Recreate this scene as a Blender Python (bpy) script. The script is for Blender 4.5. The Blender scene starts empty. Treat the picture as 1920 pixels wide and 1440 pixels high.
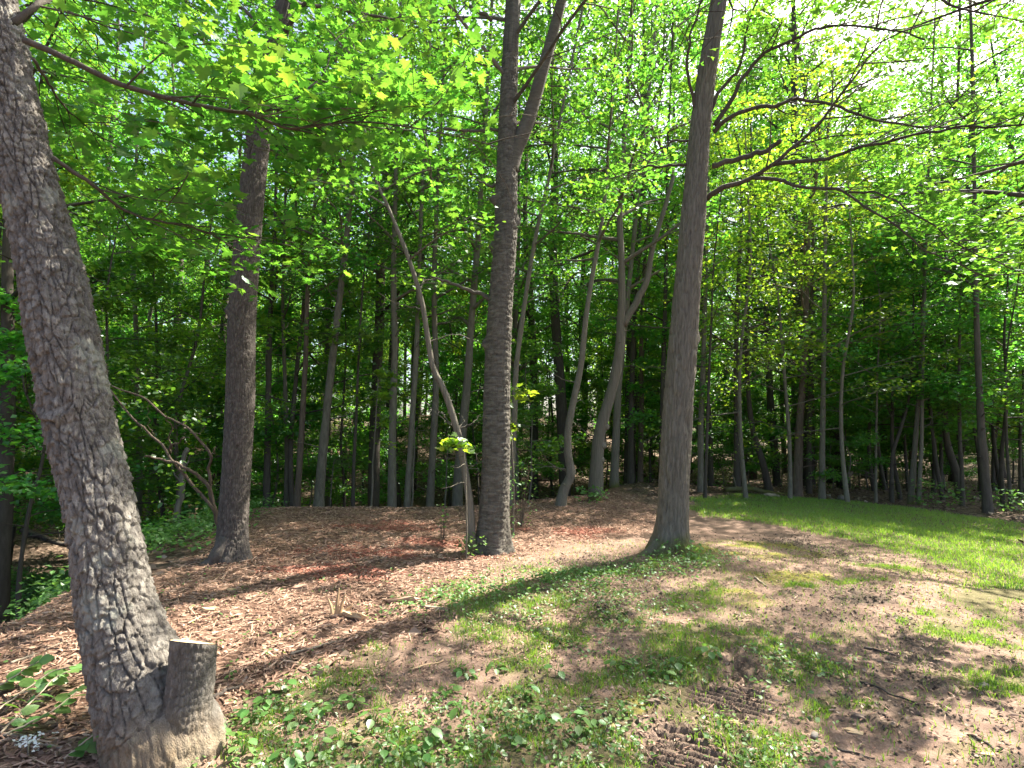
import bpy, math, random
import numpy as np

# ------------------------------------------------------------------ camera, sky, sun, exposure
sc = bpy.context.scene
COL = sc.collection
F = 1000.0                      # focal length in pixels of a 1920 px wide picture
EYE = 1.6
PITCH = math.atan(80 / F)
cam_d = bpy.data.cameras.new('camera')
cam_d.sensor_width = 36.0
cam_d.lens = 36.0 * F / 1920
cam_d.clip_start = 0.05
cam_d.clip_end = 2000
cam = bpy.data.objects.new('camera', cam_d)
cam.location = (0, 0, EYE)
cam.rotation_euler = (math.pi / 2 + PITCH, 0, 0)
COL.objects.link(cam)
sc.camera = cam

SUN_AZ, SUN_EL = 54.0, 53.0     # degrees, clockwise from +Y / above horizon
world = bpy.data.worlds.new('World')
sc.world = world
world.use_nodes = True
wn = world.node_tree.nodes
sky = wn.new('ShaderNodeTexSky')
sky.sky_type = 'NISHITA'
sky.sun_disc = False
sky.sun_elevation = math.radians(SUN_EL)
sky.sun_rotation = math.radians(SUN_AZ)
sky.air_density = 0.8
sky.dust_density = 4.0
sky.ozone_density = 0.5
world.node_tree.links.new(sky.outputs[0], wn['Background'].inputs[0])
wn['Background'].inputs[1].default_value = 0.095

sun_d = bpy.data.lights.new('sun', 'SUN')
sun_d.energy = 5.0
sun_d.angle = math.radians(0.55)
sun_d.color = (1.0, 0.93, 0.80)
sun = bpy.data.objects.new('sun', sun_d)
sun.rotation_euler = (math.radians(90 - SUN_EL), 0, math.radians(180 - SUN_AZ))
COL.objects.link(sun)

sc.view_settings.view_transform = 'Standard'
sc.view_settings.look = 'None'
sc.view_settings.gamma = 1.0
sc.view_settings.use_curve_mapping = False
sc.view_settings.exposure = 2.3
sc.cycles.max_bounces = 7
sc.cycles.diffuse_bounces = 5
sc.cycles.glossy_bounces = 1
sc.cycles.transmission_bounces = 6
sc.cycles.sample_clamp_indirect = 4.0
sc.cycles.use_denoising = True

rng = np.random.default_rng(7)
FAST_K = 1.0

# ------------------------------------------------------------------ small numeric helpers
def smooth(a, b, x):
    t = np.clip((x - a) / (b - a), 0, 1)
    return t * t * (3 - 2 * t)

def hsh(ix, iy, seed):
    ix = np.asarray(ix).astype(np.int64); iy = np.asarray(iy).astype(np.int64)
    h = (ix * 374761393 + iy * 668265263 + seed * 974634777) & 0xffffffff
    h = ((h ^ (h >> 13)) * 1274126177) & 0xffffffff
    h = ((h ^ (h >> 16)) * 2246822519) & 0xffffffff
    h = h ^ (h >> 13)
    return (h & 0xffffff) / float(0xffffff)

def vnoise(x, y, seed=0):
    x = np.asarray(x, float); y = np.asarray(y, float)
    ix = np.floor(x); iy = np.floor(y)
    fx = x - ix; fy = y - iy
    fx = fx * fx * (3 - 2 * fx); fy = fy * fy * (3 - 2 * fy)
    a = hsh(ix, iy, seed); b = hsh(ix + 1, iy, seed)
    c = hsh(ix, iy + 1, seed); d = hsh(ix + 1, iy + 1, seed)
    return (a * (1 - fx) + b * fx) * (1 - fy) + (c * (1 - fx) + d * fx) * fy - 0.5

def fbm(x, y, seed=0, oct=4):
    s = 0; amp = 1.0
    for i in range(oct):
        s = s + amp * vnoise(x * 2 ** i, y * 2 ** i, seed + i * 17)
        amp *= 0.5
    return s

# ------------------------------------------------------------------ pixels and the ground
FWD = np.array([0, math.cos(PITCH), math.sin(PITCH)])
UP = np.array([0, -math.sin(PITCH), math.cos(PITCH)])
RIGHT = np.array([1.0, 0, 0])

def ray(px, py):
    return RIGHT * ((px - 960) / F) + UP * ((720 - py) / F) + FWD

def at(px, py, Y):
    d = ray(px, py)
    return np.array([0, 0, EYE]) + d * (Y / d[1])

def to_px(P):
    P = np.asarray(P, float)
    q = P - np.array([0, 0, EYE])
    z = q @ FWD
    z = np.where(z < 0.05, 0.05, z)
    return 960 + F * (q @ RIGHT) / z, 720 - F * (q @ UP) / z

def gz_base(x, y):
    """large shape of the land: a mown and mulched plateau, a gully to the left, a hollow and a wooded rise behind"""
    x = np.asarray(x, float); y = np.asarray(y, float)
    z = -0.012 * np.maximum(y, 0) * smooth(2.0, 9.0, x) - 0.02 * np.maximum(x - 3.0, 0)
    # hollow behind the crest
    yc = 10.4 + 1.2 * smooth(-1.0, 1.5, x) + 4.5 * smooth(1.0, 4.5, x)
    hol = smooth(0.0, 6.5, y - yc) * (1 - smooth(4.0, 9.0, x))
    z = z - 2.0 * hol
    # rise behind the hollow
    z = z + 4.6 * smooth(19.0, 46.0, y) * (1 - 0.72 * smooth(2.0, 12.0, x)) * (1 - 0.35 * smooth(-8.0, -16.0, x))
    # right side forest floor gently falls then rises
    z = z + 0.5 * smooth(30.0, 70.0, y) * smooth(4.0, 12.0, x) - 0.9 * smooth(16.0, 26.0, y) * smooth(5.0, 10.0, x)
    # gully on the left
    xe = -4.05 - 0.16 * np.maximum(y - 6.0, 0) + 0.45 * np.sin(y * 0.55)
    xe = xe - 2.6 * smooth(4.6, 2.6, y)
    g = smooth(0.0, 2.6, xe - x) * smooth(2.4, 4.4, y)
    z = z - 1.5 * g * (1 - smooth(16.0, 26.0, y))
    z = z + 1.7 * smooth(-12.0, -24.0, x)
    z = z + 0.10 * fbm(x * 0.35, y * 0.35, 3, 3) + 0.35 * fbm(x * 0.08, y * 0.08, 5, 2) * smooth(14.0, 30.0, y)
    return z

Z0 = float(gz_base(0.0, 0.0))
def gz(x, y):
    return gz_base(x, y) - Z0 * np.exp(-(np.asarray(x, float) ** 2 + np.asarray(y, float) ** 2) / 30.0)

def ground_at(px, py):
    d = ray(px, py)
    t = 0.5; o = np.array([0, 0, EYE]); prev = t
    while t < 120:
        p = o + d * t
        if p[2] < gz(p[0], p[1]):
            a, b = prev, t
            for _ in range(18):
                m = 0.5 * (a + b); p = o + d * m
                if p[2] < gz(p[0], p[1]): b = m
                else: a = m
            p = o + d * b
            return np.array([p[0], p[1], float(gz(p[0], p[1]))])
        prev = t; t *= 1.03
    return o + d * 120

# masks of what covers the ground, from the plan of the place (outline points read off as ground points)
def poly_mask(u, v, pts, soft):
    """signed distance to a polygon -> 0..1"""
    pts = np.array(pts, float); n = len(pts)
    inside = np.zeros(u.shape, bool); dmin = np.full(u.shape, 1e9)
    for i in range(n):
        x0, y0 = pts[i]; x1, y1 = pts[(i + 1) % n]
        cond = ((y0 > v) != (y1 > v)) & (u < (x1 - x0) * (v - y0) / (y1 - y0 + 1e-9) + x0)
        inside ^= cond
        ex, ey = x1 - x0, y1 - y0
        t = np.clip(((u - x0) * ex + (v - y0) * ey) / (ex * ex + ey * ey + 1e-9), 0, 1)
        dmin = np.minimum(dmin, np.hypot(u - x0 - t * ex, v - y0 - t * ey))
    sd = np.where(inside, dmin, -dmin)
    return smooth(-soft, soft, sd)

def plan(pts):
    """pixel outline -> outline on the ground, metres"""
    out = []
    for p in pts:
        g = ground_at(*p)
        out.append((float(g[0]), -4.0 if p[1] == 1439 else float(g[1])))   # outlines go on under and behind the camera
    return out

MULCH = plan([(-60, 1165), (150, 1120), (330, 1072), (475, 962), (560, 952), (700, 947), (900, 941), (1010, 945), (1100, 922), (1180, 918),
              (1235, 960), (1225, 1000), (1010, 1035), (900, 1075), (845, 1100), (800, 1165), (735, 1215), (620, 1255), (500, 1285),
              (430, 1315), (405, 1400), (250, 1439), (-60, 1439)])
LAWN = plan([(1290, 934), (1400, 926), (1540, 936), (1700, 951), (1930, 985), (1930, 1205), (1835, 1150), (1795, 1105), (1825, 1075), (1750, 1052),
             (1660, 1030), (1560, 1008), (1440, 985), (1300, 965)])
WEEDY = plan([(830, 1092), (930, 1080), (1100, 1062), (1200, 1050), (1300, 1020), (1350, 1060), (1340, 1130), (1420, 1190), (1570, 1195),
              (1600, 1240), (1480, 1300), (1500, 1439), (420, 1439), (405, 1400), (440, 1335), (520, 1290), (640, 1260), (750, 1215), (840, 1160)])
PATCHES = [(1880, 1192, 0.75, 0.36), (1885, 1272, 0.6, 0.30), (1540, 1260, 0.28, 0.13), (1500, 1210, 0.40, 0.12), (1730, 1150, 0.22, 0.10), (1650, 1065, 0.5, 0.2),
           (1650, 1340, 0.28, 0.14), (1470, 1400, 0.24, 0.12), (1780, 1420, 0.25, 0.1), (1630, 1095, 0.35, 0.15), (1500, 1095, .3, .15)]
PATCHES = [(ground_at(a, b)[:2], c, d) for a, b, c, d in PATCHES]
MOSS = [(ground_at(a, b)[:2], c, d) for a, b, c, d in [(1450, 1030, 1.1, 0.75), (1330, 1035, 0.8, 0.5), (1500, 1080, 0.8, 0.35), (1390, 1120, 0.6, 0.4), (1180, 965, 0.7, 0.3), (1730, 1070, 0.6, 0.3), (1180, 1335, .4, .25)]]
DARK = [(ground_at(a, b)[:2], c, d) for a, b, c, d in [(1590, 1120, 0.75, 0.35), (1680, 1180, 0.6, 0.3), (1740, 1240, 0.5, 0.25), (1800, 1310, 0.45, 0.3), (1860, 1400, 0.35, 0.25), (1500, 1020, 0.6, 0.5), (1570, 1045, .5, .35),
        (1130, 1145, 0.5, 0.16), (1800, 1230, .3, .2), (1750, 1360, .25, .15)]]
RED = [(ground_at(a, b)[:2], c, d) for a, b, c, d in [(740, 1035, 1.9, 0.7), (640, 1070, 1.3, 0.6), (850, 1020, 0.9, 0.5), (1090, 1000, 0.9, 0.45), (1000, 990, .8, .5), (700, 985, 1.6, .6)]]
TREAD = [(plan([(1300, 1285), (1345, 1268), (1442, 1300), (1430, 1345), (1395, 1365), (1330, 1330), (1290, 1320)]), 0.050),
         (plan([(1198, 1395), (1235, 1368), (1300, 1375), (1375, 1425), (1360, 1460), (1215, 1460)]), 0.054),
         (plan([(1350, 1240), (1375, 1222), (1440, 1245), (1435, 1275), (1385, 1275)]), 0.048)]
TREAD_DIR = (ground_at(1440, 1310) - ground_at(1320, 1280))[:2]
TREAD_DIR = TREAD_DIR / np.linalg.norm(TREAD_DIR)

def blobs(x, y, lst):
    m = np.zeros_like(x)
    for (c, rx, ry) in lst:
        m = np.maximum(m, 1 - np.hypot((x - c[0]) / rx, (y - c[1]) / ry))
    return m

def cover(x, y):
    """dict of ground cover weights at world points"""
    x = np.asarray(x, float); y = np.asarray(y, float)
    wx = x + 0.35 * fbm(x * 1.6, y * 1.6, 21) + 0.10 * fbm(x * 7, y * 7, 22, 3)
    wy = y + 0.35 * fbm(x * 1.6 + 50, y * 1.6, 23) + 0.10 * fbm(x * 7 + 9, y * 7, 24, 3)
    mul = poly_mask(wx, wy, MULCH, 0.22)
    lawn = poly_mask(wx, wy, LAWN, 0.15)
    weedy = poly_mask(wx, wy, WEEDY, 0.3)
    pat = smooth(0.0, 0.35, blobs(wx, wy, PATCHES))
    n = fbm(x * 2.6, y * 2.6, 31)
    near = (1 - smooth(10.0, 12.5, y - 1.5 * smooth(1, 4, x))) * smooth(-5.5, -4.0, x)
    grass = np.maximum(lawn, pat * smooth(-0.25, 0.15, n + 0.1))
    grass = np.maximum(grass, weedy * smooth(-0.18, 0.22, n) * 0.9)
    tr_ = np.zeros_like(x)
    for pl, sp in TREAD: tr_ = np.maximum(tr_, poly_mask(x, y, pl, 0.06))
    grass = grass * (1 - 0.92 * tr_); weedy = weedy * (1 - 0.95 * tr_)
    moss = smooth(0.05, 0.5, blobs(wx, wy, MOSS)) * smooth(-0.3, 0.2, fbm(x * 4, y * 4, 41)) * (1 - lawn)
    dark = smooth(0.0, 0.4, blobs(wx, wy, DARK)) * smooth(-0.25, 0.15, fbm(x * 5, y * 5, 42))
    dark = np.maximum(dark, 0.6 * smooth(0.12, 0.42, fbm(x * 1.9, y * 2.6, 46) + 0.3 * fbm(x * 9, y * 9, 47)) * (1 - mul) * (1 - lawn))
    red = smooth(0.0, 0.9, blobs(wx, wy, RED)) * smooth(-0.35, 0.2, fbm(x * 1.3, y * 3.0, 48))
    # forest litter where nothing was cleared
    clear = np.maximum.reduce([mul, lawn, weedy, tr_, poly_mask(wx, wy, SOILAREA, 0.3)])
    lit = 1 - clear
    return dict(mulch=mul, lawn=lawn, weedy=weedy, grass=grass * (1 - lit), moss=moss * (1 - lit), dark=dark * (1 - lit), red=0.75 * red * mul, litter=lit)

SOILAREA = plan([(960, 1000), (1235, 945), (1290, 934), (1330, 960), (1930, 1030), (1930, 1439), (300, 1439), (700, 1200), (900, 1060)])

# ------------------------------------------------------------------ mesh and object helpers
def make_mesh(name, V, T=None, Q=None, mats=(), attrs=None, smooth_sh=False, fmat=None):
    me = bpy.data.meshes.new(name)
    V = np.asarray(V, np.float32)
    T = np.zeros((0, 3), np.int32) if T is None or len(T) == 0 else np.asarray(T, np.int32)
    Q = np.zeros((0, 4), np.int32) if Q is None or len(Q) == 0 else np.asarray(Q, np.int32)
    me.vertices.add(len(V)); me.vertices.foreach_set('co', V.ravel())
    nl = T.size + Q.size
    me.loops.add(nl); me.loops.foreach_set('vertex_index', np.concatenate([T.ravel(), Q.ravel()]).astype(np.int32))
    npoly = len(T) + len(Q)
    me.polygons.add(npoly)
    st = np.concatenate([np.arange(len(T)) * 3, T.size + np.arange(len(Q)) * 4]).astype(np.int32)
    me.polygons.foreach_set('loop_start', st)
    if fmat is not None:
        me.polygons.foreach_set('material_index', np.asarray(fmat, np.int32))
    me.update(calc_edges=True)
    me.polygons.foreach_set('use_smooth', np.full(npoly, smooth_sh))
    for m in mats: me.materials.append(m)
    for k, a in (attrs or {}).items():
        at_ = me.attributes.new(k, 'FLOAT', 'POINT')
        at_.data.foreach_set('value', np.asarray(a, np.float32))
    return me

def link(name, data, parent=None, loc=None, **props):
    o = bpy.data.objects.new(name, data)
    COL.objects.link(o)
    if parent is not None: o.parent = parent
    if loc is not None: o.location = [float(c) for c in loc]
    for k, v in props.items(): o[k] = v
    return o

def thing(name, label, cat, loc=(0, 0, 0), group=None, rz=0.0):
    o = link(name, None, None, loc, label=label, category=cat)
    o.empty_display_size = 0.2
    o.rotation_euler = (0, 0, rz)
    if group: o['group'] = group
    return o

class Soup:
    """collects pieces of one mesh"""
    def __init__(self): self.V = []; self.T = []; self.Q = []; self.A = []; self.n = 0
    def add(self, V, T=None, Q=None, a=0.0):
        V = np.asarray(V, float)
        self.V.append(V)
        if T is not None and len(T): self.T.append(np.asarray(T) + self.n)
        if Q is not None and len(Q): self.Q.append(np.asarray(Q) + self.n)
        self.A.append(np.broadcast_to(np.asarray(a, float), (len(V),)))
        self.n += len(V)
    def mesh(self, name, mats, smooth_sh=False, origin=None):
        V = np.concatenate(self.V) if self.V else np.zeros((0, 3))
        if origin is not None: V = V - np.asarray(origin)
        return make_mesh(name, V, np.concatenate(self.T) if self.T else None, np.concatenate(self.Q) if self.Q else None, mats, {'rnd': np.concatenate(self.A)} if self.A else None, smooth_sh)

def catmull(P, n):
    P = np.asarray(P, float)
    if len(P) == 2: P = np.array([P[0], (P[0] + P[1]) / 2, P[1]])
    Pe = np.vstack([2 * P[0] - P[1], P, 2 * P[-1] - P[-2]])
    t = np.linspace(0, len(P) - 1, n); i = np.minimum(t.astype(int), len(P) - 2); f = (t - i)[:, None]
    p0, p1, p2, p3 = Pe[i], Pe[i + 1], Pe[i + 2], Pe[i + 3]
    return 0.5 * (2 * p1 + (p2 - p0) * f + (2 * p0 - 5 * p1 + 4 * p2 - p3) * f ** 2 + (3 * p1 - p0 - 3 * p2 + p3) * f ** 3)

def frames(P):
    T = np.gradient(P, axis=0); T /= np.linalg.norm(T, axis=1)[:, None] + 1e-12
    N = np.zeros_like(T); ref = np.array([1.0, 0, 0]) if abs(T[0][0]) < 0.9 else np.array([0, 1.0, 0])
    n = ref - T[0] * (ref @ T[0]); n /= np.linalg.norm(n)
    for i in range(len(P)):
        n = n - T[i] * (n @ T[i]); n /= np.linalg.norm(n) + 1e-12; N[i] = n
    return T, N, np.cross(T, N)

def ring_quads(nr, ns):
    i = np.arange(nr - 1)[:, None] * ns; j = np.arange(ns)[None, :]; k = (j + 1) % ns
    return np.stack([i + j, i + k, i + ns + k, i + ns + j], -1).reshape(-1, 4)

def tube(P, R, ns=6, cap=True):
    P = np.asarray(P, float); R = np.broadcast_to(np.asarray(R, float), (len(P),))
    T, N, B = frames(P)
    a = np.linspace(0, 2 * math.pi, ns, endpoint=False)
    V = P[:, None] + R[:, None, None] * (np.cos(a)[None, :, None] * N[:, None] + np.sin(a)[None, :, None] * B[:, None])
    V = V.reshape(-1, 3); Q = ring_quads(len(P), ns); Tt = None
    if cap:
        V = np.vstack([V, P[-1] + T[-1] * R[-1] * 0.5, P[0]])
        b = (len(P) - 1) * ns; j = np.arange(ns); k = (j + 1) % ns
        Tt = np.vstack([np.stack([b + j, b + k, np.full(ns, len(V) - 2)], -1), np.stack([k, j, np.full(ns, len(V) - 1)], -1)])
    return V, Tt, Q

# ------------------------------------------------------------------ materials
def new_mat(name):
    m = bpy.data.materials.new(name); m.use_nodes = True
    nt = m.node_tree; nt.nodes.clear()
    return m, nt, nt.nodes.new('ShaderNodeOutputMaterial')

class NT:
    def __init__(self, nt): self.nt = nt
    def n(self, typ, ins=None, **kw):
        nd = self.nt.nodes.new(typ)
        for k, v in kw.items(): setattr(nd, k, v)
        for k, v in (ins or {}).items():
            if hasattr(v, 'is_linked') or hasattr(v, 'links'): self.nt.links.new(v, nd.inputs[k])
            else: nd.inputs[k].default_value = v
        return nd
    def attr(self, name): return self.n('ShaderNodeAttribute', attribute_name=name).outputs['Fac']
    def noise(self, vec, scale, detail=3, rough=0.55):
        nd = self.n('ShaderNodeTexNoise', {'Scale': scale, 'Detail': detail, 'Roughness': rough})
        if vec is not None: self.nt.links.new(vec, nd.inputs['Vector'])
        return nd.outputs['Fac']
    def ramp(self, fac, stops):
        nd = self.n('ShaderNodeValToRGB'); cr = nd.color_ramp
        while len(cr.elements) < len(stops): cr.elements.new(0.5)
        for e, (p, c) in zip(cr.elements, stops): e.position = p; e.color = (*c, 1)
        self.nt.links.new(fac, nd.inputs[0]); return nd.outputs[0]
    def mix(self, fac, a, b, mode='MIX'):
        nd = self.n('ShaderNodeMix', data_type='RGBA', blend_type=mode)
        for idx, v in ((0, fac), (6, a), (7, b)):
            if hasattr(v, 'links'): self.nt.links.new(v, nd.inputs[idx])
            else: nd.inputs[idx].default_value = v if idx == 0 else ((*v, 1) if len(v) == 3 else v)
        return nd.outputs[2]
    def math(self, op, a, b=0.0):
        nd = self.n('ShaderNodeMath', operation=op)
        for i, v in enumerate((a, b)):
            if hasattr(v, 'links'): self.nt.links.new(v, nd.inputs[i])
            else: nd.inputs[i].default_value = v
        return nd.outputs[0]

def leaf_mat(name, cols, trans, tmix=0.5, gloss=0.05, hue=0.03):
    m, nt, out = new_mat(name); k = NT(nt)
    rnd = k.attr('rnd')
    info = k.n('ShaderNodeObjectInfo').outputs['Random']
    n = len(cols)
    base = k.ramp(rnd, [(i / (n - 1), c) for i, c in enumerate(cols)])
    tr = k.ramp(rnd, [(i / (n - 1), c) for i, c in enumerate(trans)])
    h = k.math('ADD', k.math('MULTIPLY', info, hue), 0.5 - hue / 2)
    v = k.math('ADD', k.math('MULTIPLY', info, 0.35), 0.83)
    hs1 = k.n('ShaderNodeHueSaturation', {'Hue': h, 'Value': v, 'Color': base}).outputs[0]
    hs2 = k.n('ShaderNodeHueSaturation', {'Hue': h, 'Value': v, 'Color': tr}).outputs[0]
    d = k.n('ShaderNodeBsdfDiffuse', {'Color': hs1}).outputs[0]
    t = k.n('ShaderNodeBsdfTranslucent', {'Color': hs2}).outputs[0]
    mx = k.n('ShaderNodeMixShader', {0: tmix}); nt.links.new(d, mx.inputs[1]); nt.links.new(t, mx.inputs[2])
    g = k.n('ShaderNodeBsdfGlossy', {'Color': (0.9, 0.95, 1, 1), 'Roughness': 0.42}).outputs[0]
    mg = k.n('ShaderNodeMixShader', {0: gloss}); nt.links.new(mx.outputs[0], mg.inputs[1]); nt.links.new(g, mg.inputs[2])
    nt.links.new(mg.outputs[0], out.inputs['Surface'])
    return m

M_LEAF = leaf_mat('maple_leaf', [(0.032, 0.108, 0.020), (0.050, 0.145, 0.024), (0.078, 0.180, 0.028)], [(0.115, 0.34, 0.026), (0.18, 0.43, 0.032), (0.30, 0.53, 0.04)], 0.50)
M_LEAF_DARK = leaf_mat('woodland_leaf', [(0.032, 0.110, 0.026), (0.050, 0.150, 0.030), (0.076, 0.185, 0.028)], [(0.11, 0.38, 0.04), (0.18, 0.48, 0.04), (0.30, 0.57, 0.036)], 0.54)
M_LEAF_YEL = leaf_mat('sunlit_tone_leaf', [(0.052, 0.138, 0.018), (0.080, 0.175, 0.02), (0.12, 0.215, 0.022)], [(0.20, 0.44, 0.025), (0.32, 0.53, 0.03), (0.48, 0.61, 0.035)], 0.56)  # yellower, more translucent leaf; the glow of sunlit foliage is in its colour
M_WEED = leaf_mat('weed_leaf', [(0.06, 0.145, 0.035), (0.095, 0.19, 0.045), (0.15, 0.26, 0.09)], [(0.16, 0.36, 0.05), (0.23, 0.44, 0.06), (0.32, 0.48, 0.09)], 0.38, 0.035, 0.04)
M_GRASS = leaf_mat('grass_blade', [(0.065, 0.16, 0.022), (0.10, 0.21, 0.026), (0.18, 0.24, 0.06)], [(0.22, 0.46, 0.03), (0.32, 0.55, 0.035), (0.42, 0.50, 0.08)], 0.45, 0.05, 0.0)

def bark_mat(name, c0, c1, c2, scale=(14, 14, 4), bump=0.35, moss=0.0, lich=0.0, mcol=(0.11, 0.115, 0.03)):
    m, nt, out = new_mat(name); k = NT(nt)
    co = k.n('ShaderNodeTexCoord').outputs['Object']
    mp = k.n('ShaderNodeMapping', {'Vector': co}); mp.inputs['Scale'].default_value = scale
    n1 = k.noise(mp.outputs[0], 1.0, 5, 0.6)
    n2 = k.noise(co, 2.3, 3, 0.5)
    n3 = k.noise(mp.outputs[0], 6.0, 4, 0.65)
    rnd = k.attr('rnd')
    f = k.math('ADD', k.math('MULTIPLY', n1, 0.55), k.math('ADD', k.math('MULTIPLY', rnd, 0.35), k.math('MULTIPLY', n3, 0.2)))
    f = k.math('ADD', k.math('MULTIPLY', k.math('SUBTRACT', f, 0.55), 1.9), 0.5)
    col = k.ramp(f, [(0.15, c0), (0.5, c1), (0.9, c2)])
    info = k.n('ShaderNodeObjectInfo').outputs['Random']
    col = k.mix(k.math('MULTIPLY', info, 0.5), col, tuple(0.75 * a for a in c1))
    if lich > 0:
        lf = k.ramp(k.noise(co, 4.5, 3, 0.5), [(0.60, (0, 0, 0)), (0.68, (1, 1, 1))])
        col = k.mix(k.math('MULTIPLY', lf, lich), col, (0.42, 0.43, 0.36))
    if moss > 0:
        ge = k.n('ShaderNodeSeparateXYZ', {0: co}).outputs[2]
        mf = k.ramp(k.math('ADD', k.math('MULTIPLY', ge, -0.9), k.math('ADD', n2, 0.0)), [(0.25, (0, 0, 0)), (0.55, (1, 1, 1))])
        col = k.mix(k.math('MULTIPLY', mf, moss), col, mcol)
    b = k.n('ShaderNodeBump', {'Strength': bump, 'Distance': 0.03, 'Height': k.math('ADD', n1, k.math('MULTIPLY', n3, 0.6))})
    p = k.n('ShaderNodeBsdfPrincipled', {'Base Color': col, 'Roughness': 0.9, 'Normal': b.outputs[0]})
    p.inputs['Specular IOR Level'].default_value = 0.2
    nt.links.new(p.outputs[0], out.inputs['Surface'])
    return m

M_BARK_A = bark_mat('plated_bark', (0.07, 0.06, 0.05), (0.17, 0.153, 0.134), (0.33, 0.305, 0.265), (30, 30, 12), 0.9, 0.7, 0.45, (0.23, 0.165, 0.10))
M_BARK_B = bark_mat('scaly_bark', (0.045, 0.038, 0.033), (0.115, 0.10, 0.088), (0.21, 0.183, 0.16), (30, 30, 10), 0.6)
M_BARK_C = bark_mat('banded_bark', (0.05, 0.045, 0.038), (0.13, 0.118, 0.098), (0.23, 0.21, 0.175), (9, 9, 40), 0.7)
M_BARK_D = bark_mat('furrowed_bark', (0.075, 0.066, 0.050), (0.165, 0.148, 0.118), (0.27, 0.245, 0.20), (42, 42, 3.0), 0.6, 0.9)
M_BARK_G = bark_mat('grey_smooth_bark', (0.085, 0.076, 0.058), (0.165, 0.150, 0.118), (0.26, 0.24, 0.19), (17, 17, 5), 0.9)
M_BARK_K = bark_mat('dark_bark', (0.04, 0.034, 0.028), (0.085, 0.073, 0.06), (0.14, 0.122, 0.10), (18, 18, 4), 0.5)
M_BARK_R = bark_mat('reddish_bark', (0.075, 0.055, 0.042), (0.15, 0.115, 0.088), (0.24, 0.19, 0.15), (26, 26, 5), 0.6)

def wood_mat(name, cols, rough=0.75, grain=True):
    m, nt, out = new_mat(name); k = NT(nt)
    rnd = k.attr('rnd'); co = k.n('ShaderNodeTexCoord').outputs['Object']
    n = k.noise(co, 60.0, 3, 0.6)
    f = k.math('ADD', k.math('MULTIPLY', rnd, 0.8), k.math('MULTIPLY', n, 0.25))
    col = k.ramp(f, [(i / (len(cols) - 1), c) for i, c in enumerate(cols)])
    p = k.n('ShaderNodeBsdfPrincipled', {'Base Color': col, 'Roughness': rough}); p.inputs['Specular IOR Level'].default_value = 0.25
    nt.links.new(p.outputs[0], out.inputs['Surface']); return m

M_CHIP = wood_mat('wood_chips', [(0.085, 0.047, 0.034), (0.20, 0.115, 0.080), (0.35, 0.225, 0.16), (0.52, 0.38, 0.28)])
M_CHIP_RED = wood_mat('red_wood_chips', [(0.10, 0.04, 0.028), (0.22, 0.075, 0.05), (0.32, 0.125, 0.085), (0.40, 0.23, 0.16)])
M_LITTER = wood_mat('dead_leaves', [(0.055, 0.036, 0.026), (0.12, 0.08, 0.058), (0.19, 0.135, 0.10), (0.30, 0.235, 0.19)])
M_WOOD = wood_mat('split_wood', [(0.26, 0.16, 0.09), (0.42, 0.29, 0.17), (0.55, 0.41, 0.26)])
M_STICK_DARK = wood_mat('dark_stick', [(0.035, 0.028, 0.024), (0.07, 0.056, 0.046), (0.12, 0.10, 0.085)])
M_STICK_PALE = wood_mat('pale_stick', [(0.18, 0.14, 0.10), (0.30, 0.245, 0.18), (0.42, 0.35, 0.27)])
M_STONE = wood_mat('field_stone', [(0.12, 0.105, 0.09), (0.20, 0.175, 0.15), (0.28, 0.25, 0.22)])
M_PETAL = wood_mat('white_petal', [(0.75, 0.74, 0.68), (0.8, 0.8, 0.75)])

def cut_mat():
    m, nt, out = new_mat('sawn_wood'); k = NT(nt)
    co = k.n('ShaderNodeTexCoord').outputs['Object']
    w = k.n('ShaderNodeTexWave', {'Vector': co, 'Scale': 9.0, 'Distortion': 3.0, 'Detail': 2.0}, wave_type='RINGS', rings_direction='Z')
    col = k.ramp(w.outputs['Fac'], [(0.0, (0.34, 0.23, 0.13)), (1.0, (0.55, 0.42, 0.26))])
    p = k.n('ShaderNodeBsdfPrincipled', {'Base Color': col, 'Roughness': 0.8})
    nt.links.new(p.outputs[0], out.inputs['Surface']); return m
M_CUT = cut_mat()

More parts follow.
